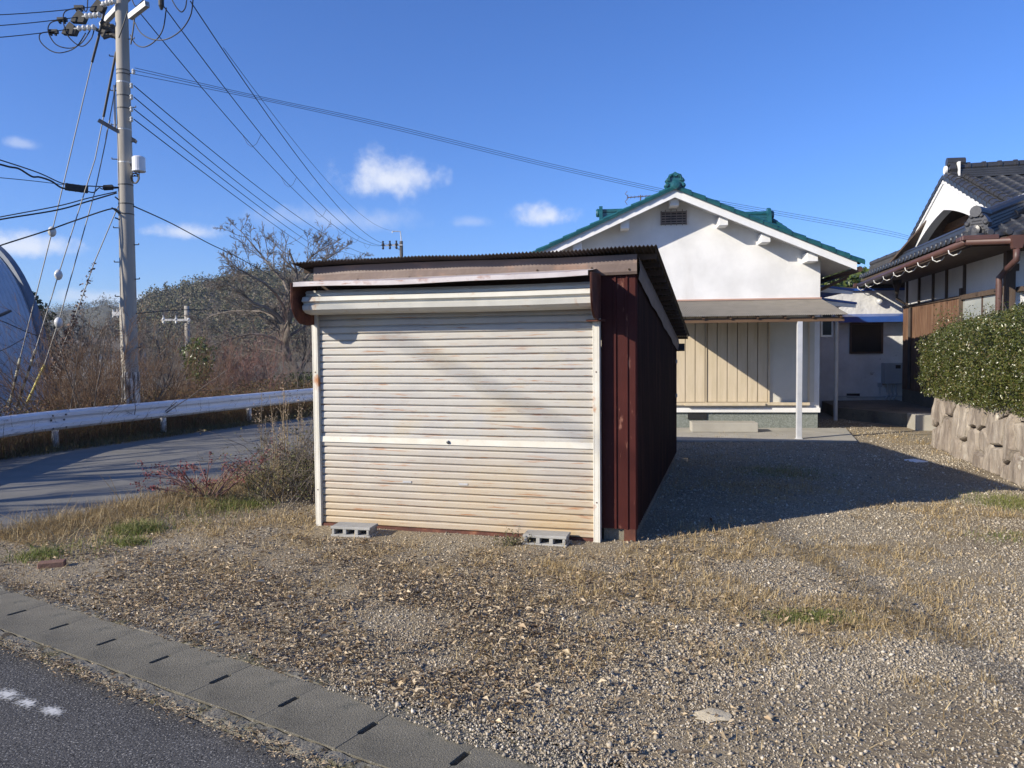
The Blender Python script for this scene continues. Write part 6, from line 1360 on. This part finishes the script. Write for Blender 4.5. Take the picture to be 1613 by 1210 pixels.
LBL = ['bare tree just right of the warehouse roof', 'bare tree between the guy wires and the vine covered wire', 'thin bare tree close left of the big utility pole', 'bare tree directly behind the big utility pole', 'pale bare tree right of the big utility pole', 'bare tree behind the weathered pole in the brush', 'low reddish bare tree left of the large spreading tree', 'tall pale bare tree behind the large spreading tree', 'small bare tree below the warehouse roof edge']
SPEC = [(62, 40, 446, .9, None, 3), (112, 34, 462, .8, None, 3), (150, 33, 470, .6, None, 3), (212, 48, 478, .8, None, 3), (255, 44, 470, .8, None, 3), (292, 50, 466, .8, None, 3), (368, 27, 522, .5, 'r', 2), (520, 38, 388, .8, None, 3), (85, 30, 486, .6, None, 3)]
for (px, Y, py, sp, tw, lv), lb in zip(SPEC, LBL):
    simple_tree('bare_tree', px, Y, py, lb, sp, 9, lv=lv, mtw=m_redtw if tw else None)
for k, (px, Y, py) in enumerate(((330, 24, 548), (348, 22, 535), (385, 23, 528), (405, 22.5, 540), (240, 24, 545), (270, 26, 535))):
    simple_tree('sapling', px, Y, py, ['slim reddish sapling right of the green shrub', 'second slim reddish sapling in the brush left of the large tree', 'slim pale stemmed sapling under the lower left limb of the large tree', 'short sapling close to the trunk of the large bare tree', 'short bare sapling right of the big pole', 'bare sapling left of the weathered small pole'][k], .3, 6, 'sapling', m_redtw if k < 4 else m_twigs, lv=2, thick=.035)
# evergreen conifer behind the warehouse
def leafy(name, px, Y, ytop, ybot, rx, label, m, n=2600, size=.16, cone=False, base=-.45, cat='tree', asp=.5):
    t_ = at(px, ytop, Y); b_ = at(px, ybot, Y); H = t_[2]-b_[2]; rt_ = root(name, (t_[0], Y, base), label, cat)
    m_ = MB(); m_.tube([(t_[0], Y, base), (t_[0]+.05, Y, b_[2]+H*.5), (t_[0], Y, t_[2]-H*.05)], [max(.02, H*.03), H*.018, .01], 7); m_.build('trunk', m_bark, rt_)
    q = unit(rng.normal(size=(n, 3))); rr = rng.uniform(.25, 1, n)**.45; z = (q[:, 2]*rr*.5+.5); 
    if cone: z = rng.beta(1.1, 1.5, n)
    w_ = (1.05-z)**.8*rx*2 if cone else rx; aa = rng.uniform(0, 2*pi, n)
    lump = .35+1.15*vnoise(aa*1.6+3, z*7, .8, int(px) % 50)
    if cone: P_ = np.stack([t_[0]+np.cos(aa)*w_*rr*lump, Y+np.sin(aa)*w_*rr*lump, b_[2]+H*z], 1)
    else: P_ = np.stack([t_[0]+q[:, 0]*rr*rx*lump, Y+q[:, 1]*rr*rx*lump, b_[2]+H*z], 1)
    V, F_ = leafcloud(P_, rng.uniform(.6, 1.3, n)*size, asp); tmesh('crown', V, F_, m, rt_); return rt_
m_ever = island_mat('evergreen_leaves', [(.03, .045, .015), (.06, .08, .03), (.09, .10, .04), (.045, .06, .02)], .7)
m_lau = island_mat('laurel_leaves', [(.05, .08, .015), (.10, .14, .03), (.15, .19, .05), (.07, .10, .02)], .35, spec=.6, translucent=.2)
leafy('conifer', 37, 44, 449, 560, 1.1, 'small dark conifer standing behind the curved warehouse', m_ever, 2600, .28, True)
leafy('laurel_shrub', 311, 20, 530, 606, .42, 'upright green leafy shrub beside the weathered pole', m_lau, 1500, .085, False, cat='shrub')
leafy('broadleaf_tree', 1325, 27, 424, 470, 1.6, 'green leafy tree top showing above the blue edged eaves', m_lau, 3000, .22)
leafy('broadleaf_tree', 1395, 29, 434, 480, 1.8, 'green leafy tree behind the stucco outbuilding under the black eave', m_ever, 2600, .22)
leafy('low_shrub', 470, 23, 585, 630, .9, 'low dark green shrub at the foot of the large bare tree', m_ever, 1400, .09, cat='shrub')

# distant farm building glimpsed through the brush
fb = Fr(at(130, 560, 62)*np.array([1, 1, 0]), 3); fr_ = root('farm_building', fb(5, 3, -.45), 'low distant farm building with a grey roof behind the brush', 'building')
mb = MB(); mb.box(fb, -4, 3, 0, 5, -.45, 1.9); mb.build('wall', m_gst, fr_)
mb = MB(); mb.prism([fb(-4.4, -.6, 1.8), fb(-4.4, 2.5, 2.9), fb(-4.4, 5.6, 1.8)], [fb(3.4, -.6, 1.8), fb(3.4, 2.5, 2.9), fb(3.4, 5.6, 1.8)]); mb.build('roof', m_canopy, fr_)

# ---------------------------------------------------------------- brush and undergrowth beyond the rail
def brush(name, n, xr, h0, h1, m, label, sub=7, px=None, r0=.008, lean=.35, cat='brush'):
    y = rng.uniform(*xr, n); o = rng.gamma(2.0, 1.1, n)+.55 if px is None else None
    if px is None:
        x = np.interp(y, pts[:, 1], pts[:, 0])-o
    else:
        pq = rng.uniform(px[0], px[1], n); x = (pq-806)/1200*y
        lim = np.interp(y, pts[:, 1], pts[:, 0])-.6; x = np.minimum(x, lim)
    P_ = np.stack([x, y, np.full(n, -.40)+.4*np.exp(-((np.interp(y, pts[:, 1], pts[:, 0])-x)/1.5)**2)], 1)
    D = np.stack([rng.normal(0, lean, n), rng.normal(0, lean, n), np.ones(n)], 1); H = rng.uniform(h0, h1, n)
    a_ = paths(P_, D, H, 6, .10, .03); ra = np.linspace(1, .35, 6)[None]*r0*rng.uniform(.6, 1.3, (n, 1))
    b_, rb = sprout(a_, ra, sub, lf=.42, ang=.55, rf=.6, t0=.3, m=4, rmin=.003); c_, rc = sprout(b_, rb, 4, lf=.5, ang=.55, rf=.7, t0=.2, m=3, rmin=.0028)
    return tag(tmesh(name, *joinVF([tubes(a_, ra, 4), tubes(b_, rb, 3), tubes(c_, rc, 3)]), m), label, cat, kind='stuff')
brush('brown_brush', 250, (13.5, 20), .9, 2.5, m_browntw, 'tangle of brown leafless stems behind the guardrail left of the utility pole', px=(75, 330), lean=.5)
brush('leaning_stems', 46, (13.8, 18), 1.3, 2.6, m_twigs, 'pale crossing dead stems leaning through the brown brush', px=(95, 260), lean=.65, r0=.017, sub=3)
brush('grey_brush', 230, (20, 30), 1.0, 2.8, m_twigs, 'grey leafless thicket behind the utility pole and below the bare trees', px=(60, 520))
brush('far_brush', 230, (30, 46), 1.5, 3.6, m_twigs, 'distant grey brush at the foot of the hill', px=(90, 640), r0=.014)
brush('red_brush', 80, (19, 25), 1.0, 2.7, m_redtw, 'reddish twiggy brush left of the large bare tree', px=(320, 440))
m_under = island_mat('undergrowth_leaves', [(.16, .085, .045), (.24, .14, .07), (.10, .055, .03), (.20, .16, .07), (.09, .09, .03), (.30, .20, .11), (.13, .07, .04)], .85, translucent=.1)
# low tangled cover just beyond the rail
n = 42000; y = rng.uniform(9.0, 27, n); o = rng.gamma(1.7, .8, n); x = np.interp(y, pts[:, 1], pts[:, 0])-.12-o
z = rng.uniform(0, 1, n)**.7*(.62+.38*fbm(x, y, 1.3, 71)*np.clip(o*1.4, .5, 1.3))*np.clip(1.1-o*.07, .3, 1)
V, F_ = leafcloud(np.stack([x, y, z-.05], 1), rng.uniform(.03, .07, n), .4)
tag(tmesh('undergrowth', V, F_, m_under), 'rusty brown undergrowth spilling up behind the guardrail', 'undergrowth', kind='stuff')
n = 26000; y = rng.uniform(9.0, 27, n); o = np.abs(rng.normal(.5, .6, n)); x = np.interp(y, pts[:, 1], pts[:, 0])-o
V, F_ = blades(np.stack([x, y, np.zeros(n)], 1), rng.uniform(.25, .85, n), rng.uniform(.004, .010, n), .7, 4)
tag(tmesh('rank_grass', V, F_, m_under), 'rank dead grass standing behind the guardrail', 'dead grass', kind='stuff')
# verge at the foot of the rail, its shade put into the grass colour
n = 22000; y = rng.uniform(8.5, 24, n); o = rng.uniform(-.55, .9, n); x = np.interp(y, pts[:, 1], pts[:, 0])+o
k = x < xfar(y)+.25; x, y = x[k], y[k]; n = len(x)
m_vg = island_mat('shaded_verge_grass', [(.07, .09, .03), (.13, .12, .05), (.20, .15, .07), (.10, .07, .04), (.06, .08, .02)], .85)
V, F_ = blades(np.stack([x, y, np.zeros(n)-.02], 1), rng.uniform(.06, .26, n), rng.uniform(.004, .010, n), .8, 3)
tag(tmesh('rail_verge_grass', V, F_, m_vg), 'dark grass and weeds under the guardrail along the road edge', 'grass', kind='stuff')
mb = MB(); yy = np.arange(4, 40, 1.0)
mb.strip([[Vector((float(xfar(y))+.05, y, -.016)) for y in yy], [Vector((float(xfar(y))-.35, y, .03)) for y in yy], [Vector((float(xfar(y))-1.6, y, -.05)) for y in yy], [Vector((float(xfar(y))-3.2, y, -.44)) for y in yy]])
tag(mb.build('road_bank', m_terrain), kind='structure')

# ---------------------------------------------------------------- shrubs between the road and the garage
m_berry = island_mat('dusky_red_leaves', [(.16, .035, .04), (.24, .06, .06), (.12, .03, .035), (.30, .10, .09)], .6)
c = G(330, 792); rt_ = root('red_berry_shrub', c, 'sparse arching shrub with dusky red leaves beside the side road', 'shrub')
n0 = 17; aa = np.arange(17)*2.4; D = np.stack([np.cos(aa)*1.0-.2, np.sin(aa)*.5, np.full(n0, .85)], 1)
P_ = paths(np.tile(c, (n0, 1))+rng.normal(0, .03, (n0, 3))*[1, 1, 0], D, rng.uniform(.5, .9, n0), 7, .13, -.08); Rr = np.linspace(.010, .003, 7)[None]*np.ones((n0, 1))
p2, r2 = sprout(P_, Rr, 5, lf=.55, ang=.6, t0=.3, rmin=.002, up=-.03); p3, r3 = sprout(p2, r2, 3, lf=.5, ang=.5, rmin=.0018, m=4, up=-.04)
tmesh('branches', *joinVF([tubes(P_, Rr, 5), tubes(p2, r2, 3), tubes(p3, r3, 3)]), m_redtw, rt_)
q = np.concatenate([p2[:, 2:].reshape(-1, 3), np.repeat(p3[:, 1:].reshape(-1, 3), 2, 0)]); q = q[rng.random(len(q)) < .8]+0; q = q+rng.normal(0, .008, q.shape); V, F_ = leafcloud(q, rng.uniform(.014, .028, len(q)), .7); tmesh('leaves', V, F_, m_berry, rt_)
# tall weeds
m_weed = mat('dry_weed_stems', [(.3, (.28, .21, .12)), (.7, (.44, .35, .22))], 3, .8)
m_seed = island_mat('seed_heads', [(.30, .22, .15), (.42, .33, .24), (.22, .15, .10), (.50, .40, .30)], .8)
for k, (px, py, ytop, label) in enumerate(((412, 760, 618, 'tall dry weed with a feathery seed head in front of the guardrail'), (446, 780, 618, 'second tall dry weed close left of the green bush'), (462, 775, 612, 'pale upright weed with seed head nearest the garage'), (480, 770, 640, 'shorter leafy weed touching the garage side'), (436, 790, 660, 'low leaning dry weed beside the arching shrub'))):
    c = G(px, py); Hh = at(px, ytop, c[1])[2]; rt_ = root('tall_weed', c, label, 'weed')
    P_ = paths(np.tile(c, (5, 1))+rng.normal(0, .04, (5, 3))*[1, 1, 0], np.stack([rng.normal(0, .18, 5), rng.normal(0, .15, 5), np.ones(5)], 1), Hh*rng.uniform(.5, 1.0, 5), 7, .06, .02); P_[0] = paths(c[None], np.array([[rng.normal(0, .05), 0, 1.]]), np.array([Hh]), 7, .03)[0]
    Rr = np.linspace(.005, .002, 7)[None]*np.ones((5, 1)); p2, r2 = sprout(P_, Rr, 7, lf=.22, ang=.6, t0=.3, rmin=.0015, m=4)
    tmesh('stems', *joinVF([tubes(P_, Rr, 4), tubes(p2, r2, 3)]), m_weed, rt_)
    q = np.concatenate([np.repeat(P_[:2, 5:].reshape(-1, 3), 26, 0)+rng.normal(0, 1, (4*26, 3))*[.018, .018, .05], p2[:, 2:].reshape(-1, 3)+rng.normal(0, .01, (35*2, 3))]); V, F_ = leafcloud(q, rng.uniform(.012, .03, len(q)), .5); tag(tmesh('seed_heads', V, F_, m_seed, rt_), kind='stuff')
# bush against the garage's left side
c = G(455, 795); rt_ = root('tangled_bush', c, 'tangled low bush with dry stems and small green leaves beside the garage', 'bush')
n0 = 85; D = np.stack([rng.normal(-.1, .5, n0), rng.normal(.2, .6, n0), np.ones(n0)], 1); B0 = np.tile(c, (n0, 1))+np.stack([rng.uniform(-.45, .30, n0), rng.uniform(-.1, 1.1, n0), np.zeros(n0)], 1)
P_ = paths(B0, D, rng.uniform(.25, 1.05, n0), 6, .2, .0); Rr = np.linspace(.006, .002, 6)[None]*np.ones((n0, 1)); p2, r2 = sprout(P_, Rr, 6, lf=.5, ang=.7, t0=.15, rmin=.002); p3, r3 = sprout(p2, r2, 3, lf=.5, ang=.6, rmin=.0018, m=3)
tmesh('branches', *joinVF([tubes(P_, Rr, 4), tubes(p2, r2, 3), tubes(p3, r3, 3)]), m_twigs, rt_)
q = np.repeat(p3.reshape(-1, 3), 2, 0); q = q[(q[:, 2] < .42) | (rng.random(len(q)) < .25)]; q = q+rng.normal(0, .02, q.shape); m_bl = island_mat('bush_leaves', [(.06, .08, .025), (.13, .14, .05), (.20, .17, .09), (.10, .07, .04), (.26, .25, .09)], .6, translucent=.15)
V, F_ = leafcloud(q, rng.uniform(.014, .032, len(q)), .55); tmesh('leaves', V, F_, m_bl, rt_)
# weed beside the right-hand block
c = G(806, 860); rt_ = root('small_weed', c, 'small bushy green weed between the shutter and the right concrete block', 'weed')
n0 = 18; P_ = paths(np.tile(c, (n0, 1))+rng.normal(0, .03, (n0, 3))*[1.6, .6, 0], np.stack([rng.normal(0, .7, n0), rng.normal(0, .5, n0), np.ones(n0)], 1), rng.uniform(.07, .15, n0), 5, .2); Rr = np.full((n0, 5), .002); tmesh('stems', *tubes(P_, Rr, 3), m_twigs, rt_)
q = np.repeat(P_[:, 1:].reshape(-1, 3), 6, 0)+rng.normal(0, .012, (n0*4*6, 3)); V, F_ = leafcloud(q, rng.uniform(.010, .022, len(q)), .6); tmesh('leaves', V, F_, m_green2, rt_) if False else tmesh('leaves', V, F_, m_bl, rt_)

# bare trees left of the view whose shadows fall in streaks on the side road
for k, (X, Y, H) in enumerate(((-14.8, 4.2, 8.0), (-13.5, 6.8, 7.5), (-17.5, 8.0, 8.5))):
    simple_tree('bare_tree', 0, Y, 0, ['bare roadside tree beyond the left edge, nearest the road', 'bare roadside tree beyond the left edge, closest to the warehouse', 'tallest bare roadside tree beyond the left edge'][k], .6, 10, X=X, H=H, lv=2, thick=.13)

# a thick cable strung beyond the left edge of the view: its soft shadow crosses the shutter
q0 = g.pix(560, 500, .03); q1 = g.pix(938, 696, .03); A_ = g(q0[0], .03, q0[2]); B_ = g(q1[0], .03, q1[2]); d_ = (B_-A_)
A_ = A_-d_*2.2+sd*20; B_ = B_+d_*3.0+sd*20
wire('thick bundled cable strung high beyond the left edge of the view', [A_, B_], .020, .0)
# ---------------------------------------------------------------- air
hz_m = bpy.data.materials.new('air'); hz_m.use_nodes = True; nt = hz_m.node_tree; nt.nodes.remove(nt.nodes['Principled BSDF'])
pv = nt.nodes.new('ShaderNodeVolumePrincipled'); pv.inputs['Color'].default_value = (.78, .86, 1.0, 1); pv.inputs['Density'].default_value = .00035; pv.inputs['Anisotropy'].default_value = .2
nt.links.new(pv.outputs[0], nt.nodes['Material Output'].inputs['Volume'])
mb = MB(); mb.box(WF, -960, 960, -460, 1160, -2.4, 70); tag(mb.build('haze', hz_m), kind='stuff')
